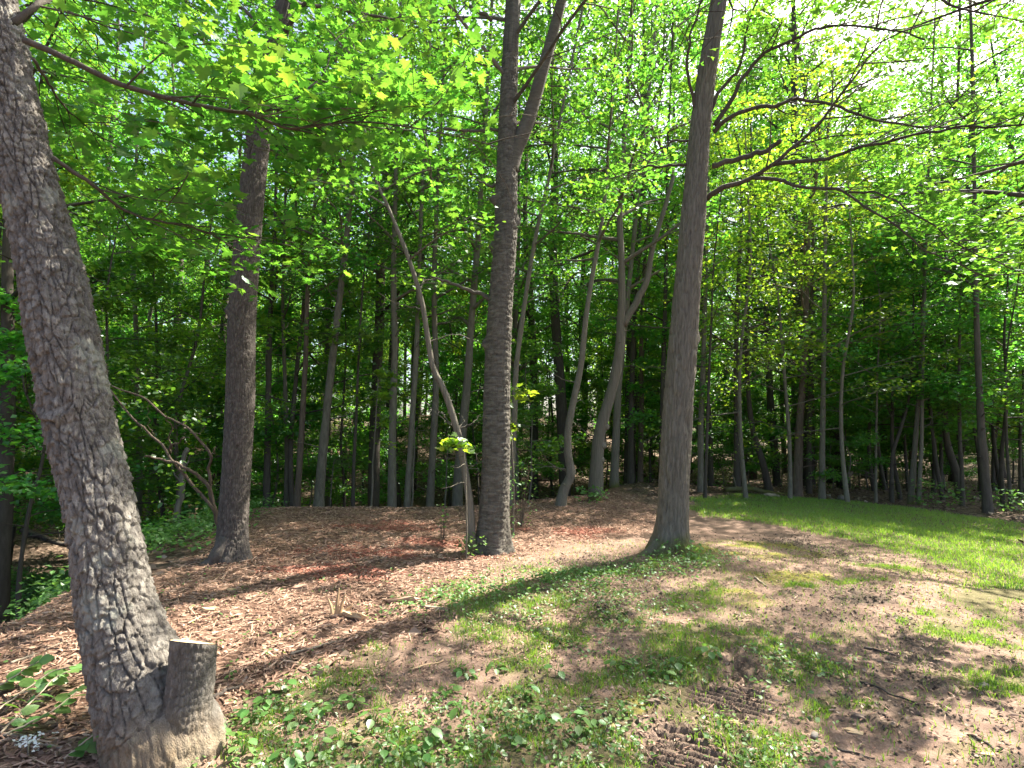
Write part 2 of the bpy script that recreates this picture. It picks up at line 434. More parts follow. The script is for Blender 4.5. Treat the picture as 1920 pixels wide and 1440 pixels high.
def ground_mat():
    m, nt, out = new_mat('ground_cover'); k = NT(nt)
    co = k.n('ShaderNodeTexCoord').outputs['Object']
    nA = k.noise(co, 1.4, 4); nB = k.noise(co, 9.0, 5, 0.6); nC = k.noise(co, 55.0, 4, 0.65); nD = k.noise(co, 190.0, 3, 0.6)
    fine = k.math('ADD', k.math('MULTIPLY', nB, 0.4), k.math('ADD', k.math('MULTIPLY', nC, 0.4), k.math('MULTIPLY', nD, 0.2)))
    soil = k.ramp(fine, [(0.32, (0.095, 0.060, 0.044)), (0.5, (0.19, 0.124, 0.093)), (0.66, (0.31, 0.22, 0.172))])
    soil = k.mix(k.ramp(nA, [(0.4, (0, 0, 0)), (0.65, (1, 1, 1))]), soil, (0.235, 0.158, 0.120), 'MIX')
    soil = k.mix(0.5, soil, k.ramp(fine, [(0.32, (0.115, 0.076, 0.057)), (0.66, (0.28, 0.195, 0.152))]))
    darks = k.ramp(fine, [(0.35, (0.055, 0.042, 0.034)), (0.65, (0.15, 0.112, 0.085))])
    mossc = k.ramp(fine, [(0.35, (0.11, 0.10, 0.03)), (0.65, (0.26, 0.23, 0.06))])
    grassc = k.ramp(fine, [(0.35, (0.06, 0.066, 0.025)), (0.65, (0.17, 0.145, 0.075))])
    # chips below the loose ones: stretched cells
    mp = k.n('ShaderNodeMapping', {'Vector': co}); mp.inputs['Scale'].default_value = (26, 60, 30); mp.inputs['Rotation'].default_value = (0, 0, 0.35)
    vo = k.n('ShaderNodeTexVoronoi', {'Vector': mp.outputs[0], 'Scale': 1.0, 'Randomness': 1.0})
    vr = k.n('ShaderNodeSeparateColor', {0: vo.outputs['Color']}).outputs[0]
    mul = k.ramp(k.math('ADD', k.math('MULTIPLY', vr, 0.7), k.math('MULTIPLY', fine, 0.3)), [(0.12, (0.06, 0.035, 0.025)), (0.5, (0.155, 0.092, 0.066)), (0.85, (0.32, 0.21, 0.15))])
    redc = k.ramp(k.math('ADD', k.math('MULTIPLY', vr, 0.7), k.math('MULTIPLY', fine, 0.3)), [(0.12, (0.085, 0.032, 0.022)), (0.5, (0.19, 0.068, 0.045)), (0.85, (0.33, 0.16, 0.11))])
    vo2 = k.n('ShaderNodeTexVoronoi', {'Vector': co, 'Scale': 17.0, 'Randomness': 1.0})
    vr2 = k.n('ShaderNodeSeparateColor', {0: vo2.outputs['Color']}).outputs[0]
    lit = k.ramp(k.math('ADD', k.math('MULTIPLY', vr2, 0.6), k.math('MULTIPLY', fine, 0.4)), [(0.15, (0.045, 0.03, 0.022)), (0.5, (0.10, 0.07, 0.05)), (0.8, (0.19, 0.14, 0.105))])
    col = k.mix(k.attr('dark'), soil, darks)
    col = k.mix(k.attr('moss'), col, mossc)
    col = k.mix(k.attr('grass'), col, grassc)
    col = k.mix(k.attr('mulch'), col, mul)
    col = k.mix(k.attr('red'), col, redc)
    col = k.mix(k.attr('litter'), col, lit)
    h = k.math('ADD', k.math('MULTIPLY', nC, 0.7), k.math('ADD', k.math('MULTIPLY', nD, 0.35), k.math('MULTIPLY', vr, k.math('MULTIPLY', k.attr('mulch'), 0.5))))
    b = k.n('ShaderNodeBump', {'Strength': 0.7, 'Distance': 0.02, 'Height': h})
    p = k.n('ShaderNodeBsdfPrincipled', {'Base Color': col, 'Roughness': 0.95, 'Normal': b.outputs[0]}); p.inputs['Specular IOR Level'].default_value = 0.1
    nt.links.new(p.outputs[0], out.inputs['Surface']); return m
M_GROUND = ground_mat()

# ------------------------------------------------------------------ the ground: one sheet to the horizon
def axis(segs):
    out = []
    for a, b, s in segs:
        n = max(1, int(round((b - a) / s)))
        out.append(np.linspace(a, b, n, endpoint=False))
    return np.concatenate(out + [np.array([segs[-1][1]])])

gx = axis([(-400, -120, 28), (-120, -40, 5), (-40, -14, 0.8), (-14, -6, 0.22), (-6, -3, 0.06), (-3, 0.55, 0.04), (0.55, 1.65, 0.011), (1.65, 4.0, 0.035), (4.0, 8.0, 0.08), (8, 16, 0.25), (16, 40, 0.8), (40, 120, 5), (120, 400, 28)])
gy = axis([(-60, -10, 6), (-10, 0.8, 0.5), (0.8, 2.4, 0.05), (2.4, 3.5, 0.011), (3.5, 6.0, 0.035), (6.0, 9.0, 0.06), (9, 15, 0.12), (15, 28, 0.35), (28, 60, 1.0), (60, 130, 5), (130, 500, 28)])
GX, GY = np.meshgrid(gx, gy)
fx, fy = GX.ravel(), GY.ravel()
CV = cover(fx, fy)

def tread(x, y):
    m = np.zeros_like(x); h = np.zeros_like(x)
    nrm = np.array([-TREAD_DIR[1], TREAD_DIR[0]])
    for i, (pl, sp) in enumerate(TREAD):
        wx = x + 0.05 * fbm(x * 9, y * 9, 60 + i, 3); wy = y + 0.05 * fbm(x * 9, y * 9, 70 + i, 3)
        k = poly_mask(wx, wy, pl, 0.05)
        ph = (x * nrm[0] + y * nrm[1] + 0.010 * fbm(x * 9, y * 9, 81 + i, 2) + 0.012 * fbm(x * 30, y * 30, 82, 2)) / sp
        w = 0.5 + 0.5 * np.cos(ph * 2 * math.pi)
        brk = 0.45 + 0.55 * smooth(-0.4, -0.1, fbm(x * 14, y * 14, 85 + i, 3))
        h = np.maximum(h, k * (0.045 * smooth(0.15, 0.75, w) * brk)); m = np.maximum(m, k)
    return m, h

def gz_fine(x, y, cv=None):
    if cv is None: cv = cover(x, y)
    z = gz(x, y)
    rough = 0.018 * fbm(x * 5, y * 5, 11, 4) + 0.010 * fbm(x * 17, y * 17, 12, 3) * (1 - 0.4 * cv['lawn'])
    clod = cv['dark'] * (0.05 * np.abs(fbm(x * 9, y * 9, 13, 3)) + 0.03 * fbm(x * 26, y * 26, 14, 3))
    tm, th = tread(x, y)
    return z + (rough + clod) * (1 - 0.7 * tm) + 0.03 * cv['mulch'] * fbm(x * 3, y * 3, 15, 3) - 0.045 * tm + th

gzv = gz_fine(fx, fy, CV)
tm, _ = tread(fx, fy)
att = {a: CV[a] for a in ('mulch', 'red', 'grass', 'moss', 'dark', 'litter')}
att['dark'] = np.maximum(att['dark'], tm * 0.85)
att['grass'] = att['grass'] * (1 - tm) * 0.9
nxg, nyg = len(gx), len(gy)
ii = (np.arange(nyg - 1)[:, None] * nxg + np.arange(nxg - 1)[None, :]).ravel()
ground_me = make_mesh('ground', np.stack([fx, fy, gzv], -1), None, np.stack([ii, ii + 1, ii + nxg + 1, ii + nxg], -1), [M_GROUND], att, True)
link('ground', ground_me, kind='structure')
print('ground verts', len(fx))

# ------------------------------------------------------------------ leaves
def maple_outline():
    h = [(-0.12, 0.32), (0.06, 0.30), (0.10, 0.56), (0.26, 0.46), (0.44, 0.66), (0.42, 0.22), (0.62, 0.30), (0.72, 0.13)]
    pts = [(0.0, 0.0)] + h + [(1.02, 0.0)] + [(a, -b) for a, b in h[::-1]]
    V = [(0.28, 0, 0.0)] + [(a, b, 0.10 * abs(b) - 0.05 * a * a) for a, b in pts]
    n = len(pts)
    return np.array(V), np.array([(0, 1 + i, 1 + (i + 1) % n) for i in range(n)])
LEAF_MAPLE = maple_outline()
LEAF_TRI = (np.array([(0, 0, 0), (0.22, 0.55, 0.05), (0.44, 0.20, 0.02), (1, 0, -0.06), (0.44, -0.20, 0.02), (0.22, -0.55, 0.05)]), np.array([(0, 2, 1), (0, 3, 2), (0, 4, 3), (0, 5, 4)]))
LEAF_KITE = (np.array([(0, 0, 0), (0.42, 0.40, 0.07), (1, 0, -0.05), (0.42, -0.40, 0.07)]), np.array([(0, 2, 1), (0, 3, 2)]))
LEAF_OVAL = (np.array([(0, 0, 0), (0.22, 0.27, 0.03), (0.55, 0.32, 0.04), (0.82, 0.18, 0.01), (1, 0, -0.05), (0.82, -0.18, 0.01), (0.55, -0.32, 0.04), (0.22, -0.27, 0.03), (0.5, 0, -0.02)]),
             np.array([(8, i, (i + 1) % 8) for i in range(8)]))

def leaf_frames(n, r, tilt=0.6, droop=0.3, dirs=None):
    nr = np.stack([r.normal(0, tilt, n), r.normal(0, tilt, n), np.ones(n)], -1)
    nr /= np.linalg.norm(nr, axis=1)[:, None]
    a = r.uniform(0, 2 * math.pi, n)
    d = np.stack([np.cos(a), np.sin(a), -droop + r.normal(0, 0.15, n)], -1)
    if dirs is not None: d = dirs + 0.6 * d
    d -= nr * (d * nr).sum(1)[:, None]; d /= np.linalg.norm(d, axis=1)[:, None] + 1e-9
    return d, np.cross(nr, d), nr

def leaf_soup(P, size, r, tmpl, tilt=0.6, droop=0.3, dirs=None):
    n = len(P)
    tv, tf = tmpl
    d, b, nr = leaf_frames(n, r, tilt, droop, dirs)
    s = (size * r.uniform(0.45, 1.25, n))[:, None, None]
    V = P[:, None] + s * (tv[None, :, 0:1] * d[:, None] + tv[None, :, 1:2] * b[:, None] + tv[None, :, 2:3] * nr[:, None])
    Fc = tf[None] + (np.arange(n) * len(tv))[:, None, None]
    return V.reshape(-1, 3), Fc.reshape(-1, 3), np.repeat(np.clip(r.beta(2, 2, n), 0, 1), len(tv))

def leaf_mesh(name, P, size, r, tmpl, mat, origin=(0, 0, 0), **kw):
    V, T, a = leaf_soup(np.asarray(P, float), size, r, tmpl, **kw)
    return make_mesh(name, V - np.asarray(origin, float), T, None, [mat], {'rnd': a}, False)

# ------------------------------------------------------------------ limbs, twigs and sprays of leaves on any trunk line
def spray(c, rad, n, r, thick=0.30):
    """a flat spray of leaves, as maples hold them"""
    a = r.uniform(0, 2 * math.pi, n); q = np.sqrt(r.uniform(0, 1, n)) * rad * r.uniform(0.7, 1.15)
    return np.stack([c[0] + q * np.cos(a), c[1] + q * np.sin(a), c[2] + r.normal(0, thick * rad, n) - 0.25 * q * q / max(rad, 1e-3)], -1)

def grow_limb(start, az, el, L, r0, r, soup, tips, depth=0, curve=-0.5, sub=5, wob=0.12, ns=5):
    """one limb with side twigs; appends spray centres (point, radius) to tips"""
    n = 6
    pts = [np.array(start, float)]; e = el; a = az
    for i in range(n - 1):
        st = L / (n - 1)
        a += r.normal(0, wob); e += curve * el / n + r.normal(0, wob * 0.7)
        pts.append(pts[-1] + st * np.array([math.sin(a) * math.cos(e), math.cos(a) * math.cos(e), math.sin(e)]))
    P = catmull(pts, 9)
    if depth == 0: soup.add(*tube(P, np.linspace(r0, max(0.25 * r0, 0.004), 9), ns, cap=False), a=r.uniform())
    else: soup.add(*tube(P[::2], np.linspace(r0, max(0.25 * r0, 0.003), 5), ns, cap=False), a=r.uniform())
    if depth == 0:
        for j in range(sub):
            t = 0.28 + 0.66 * (j + r.uniform(0, 0.8)) / sub
            p = P[int(t * 8)]
            s = 1 if j % 2 else -1
            grow_limb(p, a + s * r.uniform(0.5, 1.1), e * 0.4 + r.normal(0.05, 0.2), L * r.uniform(0.28, 0.5) * (1.15 - t * 0.5), r0 * 0.38, r, soup, tips, 1, -0.6, ns=3)
        tips.append((P[-1], 0.11 * L + 0.18)); tips.append((P[6], 0.10 * L + 0.15))
    else:
        tips.append((P[-1], 0.16 * L + 0.22)); tips.append((P[5], 0.15 * L + 0.2))
    return P

def tree_parts(path, R, r, z0, z1, nl, spread, el=0.7, curve=-0.5, sub=5, shape='oval', ns=9, flare=0.5, bumps=0.05, step=26):
    """trunk mesh pieces + limbs + spray centres for a trunk line"""
    soup = Soup(); tips = []
    P = catmull(path, step)
    L = np.linspace(0, 1, step)
    rad = R * (1 - 0.82 * L ** 1.25) * (1 + bumps * r.normal(0, 1, step))
    h = P[:, 2] - P[0, 2]
    rad = rad * (1 + flare * np.exp(-np.maximum(h - 0.2, 0) / 0.35))
    soup.add(*tube(P, rad, ns, cap=True), a=r.uniform(0.3, 0.7))
    top = P[-1, 2]
    for i in range(nl):
        t = (i + r.uniform(0.1, 0.9)) / nl
        z = z0 + (z1 - z0) * t
        j = int(np.clip(np.searchsorted(P[:, 2], z), 1, step - 1))
        f = np.clip((z - P[j - 1, 2]) / max(P[j, 2] - P[j - 1, 2], 1e-6), 0, 1)
        p = P[j - 1] * (1 - f) + P[j] * f
        if shape == 'oval': k = 0.45 + 0.55 * math.sin(math.pi * (0.18 + 0.74 * t))
        elif shape == 'cone': k = 1.05 - 0.72 * t
        else: k = 0.6 + 0.4 * t
        grow_limb(p, i * 2.4 + r.normal(0, 0.4), el * (0.6 + 0.7 * t) + r.normal(0, 0.12), spread * k * r.uniform(0.75, 1.2), max(0.012, R * 0.33 * (1.1 - t)), r, soup, tips, 0, curve, sub)
    return soup, tips

def crown_points(tips, per, r, keep=1.0, rs=1.0):
    out = []
    for c, rad in tips:
        if r.uniform() > keep: continue
        out.append(spray(c, rad * rs, max(3, int(per * r.uniform(0.5, 1.4))), r))
    return np.concatenate(out)

def curved_trunk(x, y, H, r, lean=0.04, wob=0.12, sink=0.25):
    z = float(gz(x, y)) - sink
    n = 6; a = r.uniform(0, 2 * math.pi); l = r.normal(0, lean)
    return [np.array([x + l * H * (i / (n - 1)) * math.cos(a) + (r.normal(0, wob) if i else 0), y + l * H * (i / (n - 1)) * math.sin(a) + (r.normal(0, wob) if i else 0), z + (H + sink) * i / (n - 1)]) for i in range(n)]

# ------------------------------------------------------------------ bark relief for the big near trunks
def plates(th, s, circ, pw, ph, seed, jit=0.85):
    """cell pattern round a trunk: returns edge distance (0 in fissures) and a random value per plate"""
    nc = max(4, int(round(circ / pw)))
    u = th / (2 * math.pi) * nc; v = s / ph
    u = u + 0.35 * fbm(th * 2.2, s * 9, seed + 5, 3); v = v + 0.35 * fbm(th * 3, s * 6, seed + 6, 3)
    v = v + 0.5 * (np.floor(u) % 2) * 0
    iu, iv = np.floor(u), np.floor(v)
    f1 = np.full(u.shape, 9.0); f2 = np.full(u.shape, 9.0); idr = np.zeros(u.shape); lv = np.zeros(u.shape)
    for du in (-1, 0, 1):
        for dv in (-1, 0, 1):
            cu, cv = iu + du, iv + dv
            hu = hsh(cu % nc, cv, seed); hv = hsh(cu % nc, cv, seed + 1)
            d = np.hypot(u - cu - 0.5 - jit * (hu - 0.5), v - cv - 0.5 - jit * (hv - 0.5))
            closer = d < f1
            lv = np.where(closer, v - cv - 0.5 - jit * (hv - 0.5), lv)
            f2 = np.where(closer, f1, np.minimum(f2, d)); idr = np.where(closer, hsh(cu % nc, cv, seed + 2), idr); f1 = np.where(closer, d, f1)
    plates.lv = lv
    return f2 - f1, idr

def big_trunk(path, rads, ns, nr, relief, flare=(0.5, 0.25, 5), base_z=0.0, zfine=None):
    """dense trunk with real bark relief; returns V, Q, rnd"""
    Pd = catmull(path, 3000); Rd = np.interp(np.linspace(0, 1, 3000), np.linspace(0, 1, len(rads)), rads)
    sd = np.concatenate([[0], np.cumsum(np.linalg.norm(np.diff(Pd, axis=0), axis=1))])
    sm = sd[-1] if zfine is None else sd[min(2999, int(np.searchsorted(Pd[:, 2], zfine)))]
    nf = nr if zfine is None else nr - 40
    sv = np.linspace(0, sm, nf) if zfine is None else np.concatenate([np.linspace(0, sm, nf, endpoint=False), np.linspace(sm, sd[-1], 40)])
    P = np.stack([np.interp(sv, sd, Pd[:, i]) for i in range(3)], -1); R = np.interp(sv, sd, Rd)
    k = np.ones(7) / 7; Rp = np.pad(R, 3, mode='edge'); R = np.convolve(Rp, k, 'valid')
    T, N, B = frames(P)
    seg = np.linalg.norm(np.diff(P, axis=0), axis=1); s = np.concatenate([[0], np.cumsum(seg)])
    a = np.linspace(0, 2 * math.pi, ns, endpoint=False)
    TH, S = np.meshgrid(a, s); RR = np.repeat(R[:, None], ns, 1)
    h = np.repeat((P[:, 2] - base_z)[:, None], ns, 1)
    amp, fall, lobes = flare
    RR = RR * (1 + amp * np.exp(-np.maximum(h, 0) / fall) * (0.6 + 0.4 * np.cos(lobes * TH + 1.3 * np.sin(TH))))
    RR = RR * (1 + 0.05 * fbm(np.cos(TH) * 1.2 + 7, S * 1.3 + np.sin(TH), 90, 3))
    disp, rnd = relief(TH, S, RR)
    RR = RR + disp
    V = P[:, None] + RR[..., None] * (np.cos(TH)[..., None] * N[:, None] + np.sin(TH)[..., None] * B[:, None])
    return V.reshape(-1, 3), ring_quads(nr, ns), rnd.ravel()

# ================================================================== THE NEAR TREES
VISIBLE_LEAVES = 300
def width_m(w, p):
    """radius in metres of a round trunk seen w pixels wide at p (a wide lens stretches what is off axis)"""
    return w * p[1] / F / 2 * p[1] / math.hypot(p[0], p[1])
def px_path(pts, Y0, dY=0.0):
    n = len(pts)
    return [at(p[0], p[1], p[2] if len(p) > 2 else Y0 + dY * i / max(1, n - 1)) for i, p in enumerate(pts)]

def taper_branch(soup, P, r0, r1, ns=8, kink=0.012, seed=0):
    Q = catmull(P, max(10, 5 * len(P)))
    L = np.linspace(0, 1, len(Q))
    Q = Q + kink * np.stack([fbm(L * 9, L * 0 + seed, 5), fbm(L * 9, L * 0 + seed + 5, 6), fbm(L * 9, L * 0 + seed + 9, 7)], -1) * np.minimum(1, 6 * L)[:, None]
    soup.add(*tube(Q, r0 + (r1 - r0) * L ** 0.8, ns, cap=True), a=0.45)
    return Q

def twigs_on(Q, r, soup, tips, n, L, t0=0.2, r0=0.008, up=0.12, both=True, rad=0.3):
    T = np.gradient(Q, axis=0)
    for i in range(n):
        t = t0 + (1 - t0) * (i + r.uniform(0, 1)) / n
        j = min(len(Q) - 1, int(t * (len(Q) - 1)))
        az = math.atan2(T[j][0], T[j][1]) + (1 if i % 2 else -1) * r.uniform(0.35, 1.15)
        p = grow_limb(Q[j], az, r.normal(up, 0.18), L * r.uniform(0.55, 1.25), r0, r, soup, [], 1, -0.6, ns=4)
        for kk in (3, 5, 7, 8):
            tips.append((p[kk] + r.normal(0, 0.03, 3), rad * r.uniform(0.6, 1.1)))
            if r.uniform() < 0.6:
                q = grow_limb(p[kk], az + r.choice([-1, 1]) * r.uniform(0.5, 1.0), r.normal(0, 0.15), L * r.uniform(0.2, 0.45), r0 * 0.5, r, soup, [], 1, -0.5, ns=3)
                tips.append((q[-1], rad * r.uniform(0.5, 0.9)))

# ---- the leaning tree with the sawn stub
YA = 2.86
baseA = at(300, 1365, YA); baseA[2] = gz(baseA[0], baseA[1])
treeA = thing('leaning_maple_tree', 'thick leaning maple with rough grey plated bark and a sawn stub at its foot', 'tree', baseA)
rA = np.random.default_rng(101)
pA = px_path([(345, 1640, 2.76), (318, 1425, 2.80), (300, 1365, 2.84), (272, 1290, 2.87), (236, 1200, 2.9), (212, 1100, 2.93), (190, 960, 2.96), (152, 800, 3.0), (122, 640, 3.02), (90, 480, 3.04), (50, 330, 3.05), (20, 190, 3.06), (-18, 0, 3.07), (-60, -200, 3.1), (-120, -520, 3.2), (-150, -1100, 3.5)], YA)
wA = [215, 208, 192, 172, 142, 128, 120, 122, 130, 120, 114, 110, 108, 100, 80, 40]
radA = [width_m(w, p) + 0.002 for w, p in zip(wA, pA)]
def reliefA(TH, S, RR):
    ev, idv = plates(TH, S + 0.02 * fbm(TH * 6, S * 10, 71, 2), 1.0, 0.040, 0.19, 5, 1.0)
    e, idr = plates(TH, S, 1.0, 0.032, 0.050, 7, 1.0); lv = plates.lv
    e2, id2 = plates(TH, S, 1.0, 0.012, 0.019, 17, 1.0); lv2 = plates.lv
    fis = smooth(0.0, 0.14, ev); crk = smooth(0.0, 0.07, e); h2 = smooth(0.0, 0.07, e2)
    low = 1 - smooth(0.3, 0.95, S)
    d = 0.017 * fis * (0.7 + 0.8 * fbm(TH * 3, S * 4, 75, 2)) + 0.007 * crk * fis + 0.011 * (idr - 0.5) * crk * fis - 0.011 * lv * crk * fis + 0.006 * (id2 - 0.5) * h2 + 0.006 * fbm(TH * 18, S * 70, 3, 3)
    d = 0.8 * d * (1 - 0.85 * low) + low * (0.018 * fbm(TH * 6, S * 16, 62, 4) + 0.022 * np.abs(fbm(TH * 16, S * 38, 63, 4)))
    d = d + 0.022 * np.exp(-((S - 2.45 - 0.07 * np.cos(TH * 2)) / 0.03) ** 2) * smooth(-0.2, 0.6, np.sin(TH + 3.9))
    pal = np.exp(-((S - 1.8) / 0.25) ** 2) * (hsh(np.round(idr * 999), 0 * S, 9) > 0.6)
    rnd = np.clip(0.08 + 0.35 * idr * crk + 0.15 * id2 + 0.28 * fis + 0.5 * pal * crk + 0.25 * fbm(TH * 9, S * 25, 8, 3) - 0.15 * low, 0, 1)
    return d, rnd
V, Q, rn = big_trunk(pA, radA, 230, 800, reliefA, (0.06, 0.2, 3), baseA[2], 4.25)
link('trunk', make_mesh('leaning_trunk', V - baseA, None, Q, [M_BARK_A], {'rnd': rn}, True), treeA)
# sawn stub grown into the foot
ps = px_path([(330, 1600, 2.72), (332, 1430, 2.74), (342, 1380, 2.76), (352, 1320, 2.78), (360, 1260, 2.79), (363, 1205, 2.79)], YA)
radS = [0.13, 0.125, 0.118, 0.105, 0.099, 0.098]
def reliefS(TH, S, RR):
    e, idr = plates(TH, S, 0.75, 0.024, 0.04, 27)
    hgt = smooth(0.02, 0.3, e)
    return 0.006 * hgt + 0.003 * fbm(TH * 14, S * 40, 4, 3), np.clip(0.3 + 0.4 * idr * hgt, 0, 1)
V, Q, rn = big_trunk(ps, radS, 110, 120, reliefS, (0.08, 0.12, 3), baseA[2])
cen = ps[-1]
V = V.reshape(120, 110, 3)
lift = np.linspace(0, 1, 120)[:, None] ** 6
V[:, :, 2] += lift * (-0.40 * (V[:, :, 1] - cen[1]) - 0.10 * (V[:, :, 0] - cen[0]))
stub = link('sawn_stub', make_mesh('sawn_stub', V.reshape(-1, 3) - baseA, None, Q, [M_BARK_A], {'rnd': rn}, True), treeA, label='short sawn-off second stem with a pale cut top')
ringv = V[-1]
rv = [ringv.mean(0) + np.array([0, 0, 0.004])]; fc = []
for kk, f in enumerate((0.35, 0.7, 1.0)):
    rv += list(ringv.mean(0) + (ringv - ringv.mean(0)) * f + np.array([0, 0, 0.003 + 0.004 * (kk == 1)]))
m_ = 110
tr = [(0, 1 + i, 1 + (i + 1) % m_) for i in range(m_)]
qd = [(1 + k_ * m_ + i, 1 + (k_ + 1) * m_ + i, 1 + (k_ + 1) * m_ + (i + 1) % m_, 1 + k_ * m_ + (i + 1) % m_) for k_ in range(2) for i in range(m_)]
co = link('cut_face', make_mesh('cut_face', np.array(rv) - baseA, tr, qd, [M_CUT], None, True), stub)

leafpts = []
limbsA = [([(45, 75, 3.02), (130, 112, 3.1), (230, 158, 3.2), (330, 185, 3.3), (420, 205, 3.45), (470, 215, 3.5), (540, 240, 3.6), (600, 232, 3.7), (700, 228, 3.9), (830, 250, 4.2), (930, 275, 4.4)], 0.021, 0.004, 26, 0.75),
          ([(470, 215, 3.5), (520, 200, 3.6), (570, 170, 3.7), (610, 130, 3.8), (625, 80, 3.9), (700, 10, 4.1)], 0.010, 0.003, 13, 0.7),
          ([(98, 295, 3.02), (170, 345, 3.15), (250, 402, 3.4), (330, 418, 3.6), (400, 440, 3.9), (440, 470, 4.2)], 0.014, 0.004, 14, 0.65),
          ([(20, 45, 3.04), (60, 20, 3.1), (110, -10, 3.25), (240, -60, 3.6), (430, -110, 4.1), (620, -140, 4.6), (800, -150, 5.0)], 0.022, 0.006, 26, 0.9),
          ([(62, 110, 3.0), (100, 170, 3.2), (150, 230, 3.5), (260, 300, 4.0)], 0.010, 0.003, 9, 0.6),
          ([(430, 208, 3.45), (436, 160, 3.5), (435, 110, 3.6), (470, 50, 3.8), (520, 10, 4.0)], 0.008, 0.003, 9, 0.6),
          ([(-40, -160, 3.1), (120, -220, 3.6), (330, -230, 4.3), (600, -230, 5.2)], 0.03, 0.008, 22, 1.0),
          ([(-30, -100, 3.1), (60, -160, 4.0), (160, -150, 5.2), (300, -60, 6.3), (420, 10, 7.2)], 0.03, 0.006, 18, 1.0)]
for li, (pp, r0, r1, nt_, tl) in enumerate(limbsA):
    s_ = Soup(); tips = []
    Qp = taper_branch(s_, px_path(pp, YA), r0, r1, 7, 0.02, li * 3)
    twigs_on(Qp, rA, s_, tips, nt_, tl * 1.15, 0.16, max(0.0035, r0 * 0.3), 0.08, rad=0.27)
    link('branch', s_.mesh('maple_branch', [M_BARK_K], True, baseA), treeA)
    leafpts.append(crown_points(tips, 9, rA))
LP = np.concatenate(leafpts)
LP = LP[LP[:, 2] > 2.1]
du, dv = to_px(LP)
hide = ((du > 925) & (dv > 0)) | ((du > 455) & (du < 530) & (dv > 235) & (dv < 460) & (rA.uniform(0, 1, len(LP)) < 0.75))
LP = LP[~hide]
du, dv = to_px(LP)
lim = np.concatenate([catmull(px_path(pp, YA), 120) for pp, *_ in limbsA[:3]])
lu, lv_ = to_px(lim)
for i0 in range(0, len(LP), 2000):                      # no leaf grows right in front of the wood of its own limb
    dd = np.hypot(du[i0:i0 + 2000, None] - lu[None], dv[i0:i0 + 2000, None] - lv_[None]); jm = dd.argmin(1)
    LP[i0:i0 + 2000, 2] += np.where((dd.min(1) < 20) & (LP[i0:i0 + 2000, 1] < lim[jm, 1] + 0.05), 0.16, 0.0)
du, dv = to_px(LP)
infr = (du > 0) & (du < 1920) & (dv > 0) & (dv < 1440)
dist = np.linalg.norm(LP - np.array([0, 0, EYE]), axis=1) + np.where(infr, 0, 100)
order = np.argsort(dist)
own, rest = LP[order[:VISIBLE_LEAVES]], LP[order[VISIBLE_LEAVES:]]
link('crown', leaf_mesh('leaning_maple_crown', rest, 0.078, rA, LEAF_MAPLE, M_LEAF, baseA, tilt=0.5), treeA)
protoL = []
for kq in range(6):
    tv, tf = LEAF_MAPLE
    vv = tv.copy(); vv[:, 2] += 0.10 * rA.normal() * vv[:, 0] + 0.12 * rA.normal() * vv[:, 1]
    protoL.append(make_mesh('maple_leaf', vv * 0.085, tf, None, [M_LEAF], {'rnd': np.full(len(vv), (kq + 0.5) / 6)}))
for i, p in enumerate(own):
    o = link('leaf', protoL[i % 6], treeA, p - baseA)
    o.rotation_euler = (rA.normal(0, 0.35), rA.normal(0.2, 0.35), rA.uniform(0, 6.28)); s = rA.uniform(0.65, 1.2); o.scale = (s, s, s)
print('leaning maple leaves', len(LP))

def hero(name, label, Y, pts, widths, ns, nr, relief, mat, flare, seed, roots=(), base_px=None):
    base = at(base_px[0], base_px[1], Y) if base_px else at(pts[1][0], pts[1][1], Y)
    base[2] = gz(base[0], base[1])
    t = thing(name, label, 'tree', base)
    P = px_path(pts, Y); rads = [width_m(w, p) - 0.004 for w, p in zip(widths, P)]
    V, Q, rn = big_trunk(P, rads, ns, nr, relief, flare, base[2], 6.8)
    s_ = Soup(); s_.add(V, None, Q, rn)
    for rp, r0, r1 in roots:
        taper_branch(s_, px_path(rp, Y), r0, r1, 10, 0.02, 3)
    me = s_.mesh(name + '_trunk', [mat], True, base)
    link('trunk', me, t)
    return t, base, P, rads

# ---- maple past the right end of the picture, whose boughs hang in
rE = np.random.default_rng(404)
pE = [np.array([8.9 + 0.1 * math.sin(i), 6.6 + 0.08 * i, float(gz(8.9, 6.6)) - 0.3 + 2.4 * i]) for i in range(7)]
bE = pE[0] + np.array([0, 0, 0.3])
treeE = thing('overhanging_maple_tree', 'maple whose leafy boughs hang over the sunny lawn from beyond the spreading maple limbs', 'tree', bE)
soE, tiE = tree_parts(pE, 0.17, rE, bE[2] + 3.6, pE[-1][2], 26, 4.6, 0.45, -0.7, 6, 'cone', 14, 0.4, 0.04, 40)
link('trunk', soE.mesh('overhanging_trunk', [M_BARK_K], True, bE), treeE)
LE = crown_points(tiE, 17, rE)
link('crown', leaf_mesh('overhanging_crown', LE, 0.10, rE, LEAF_TRI, M_LEAF, bE), treeE)

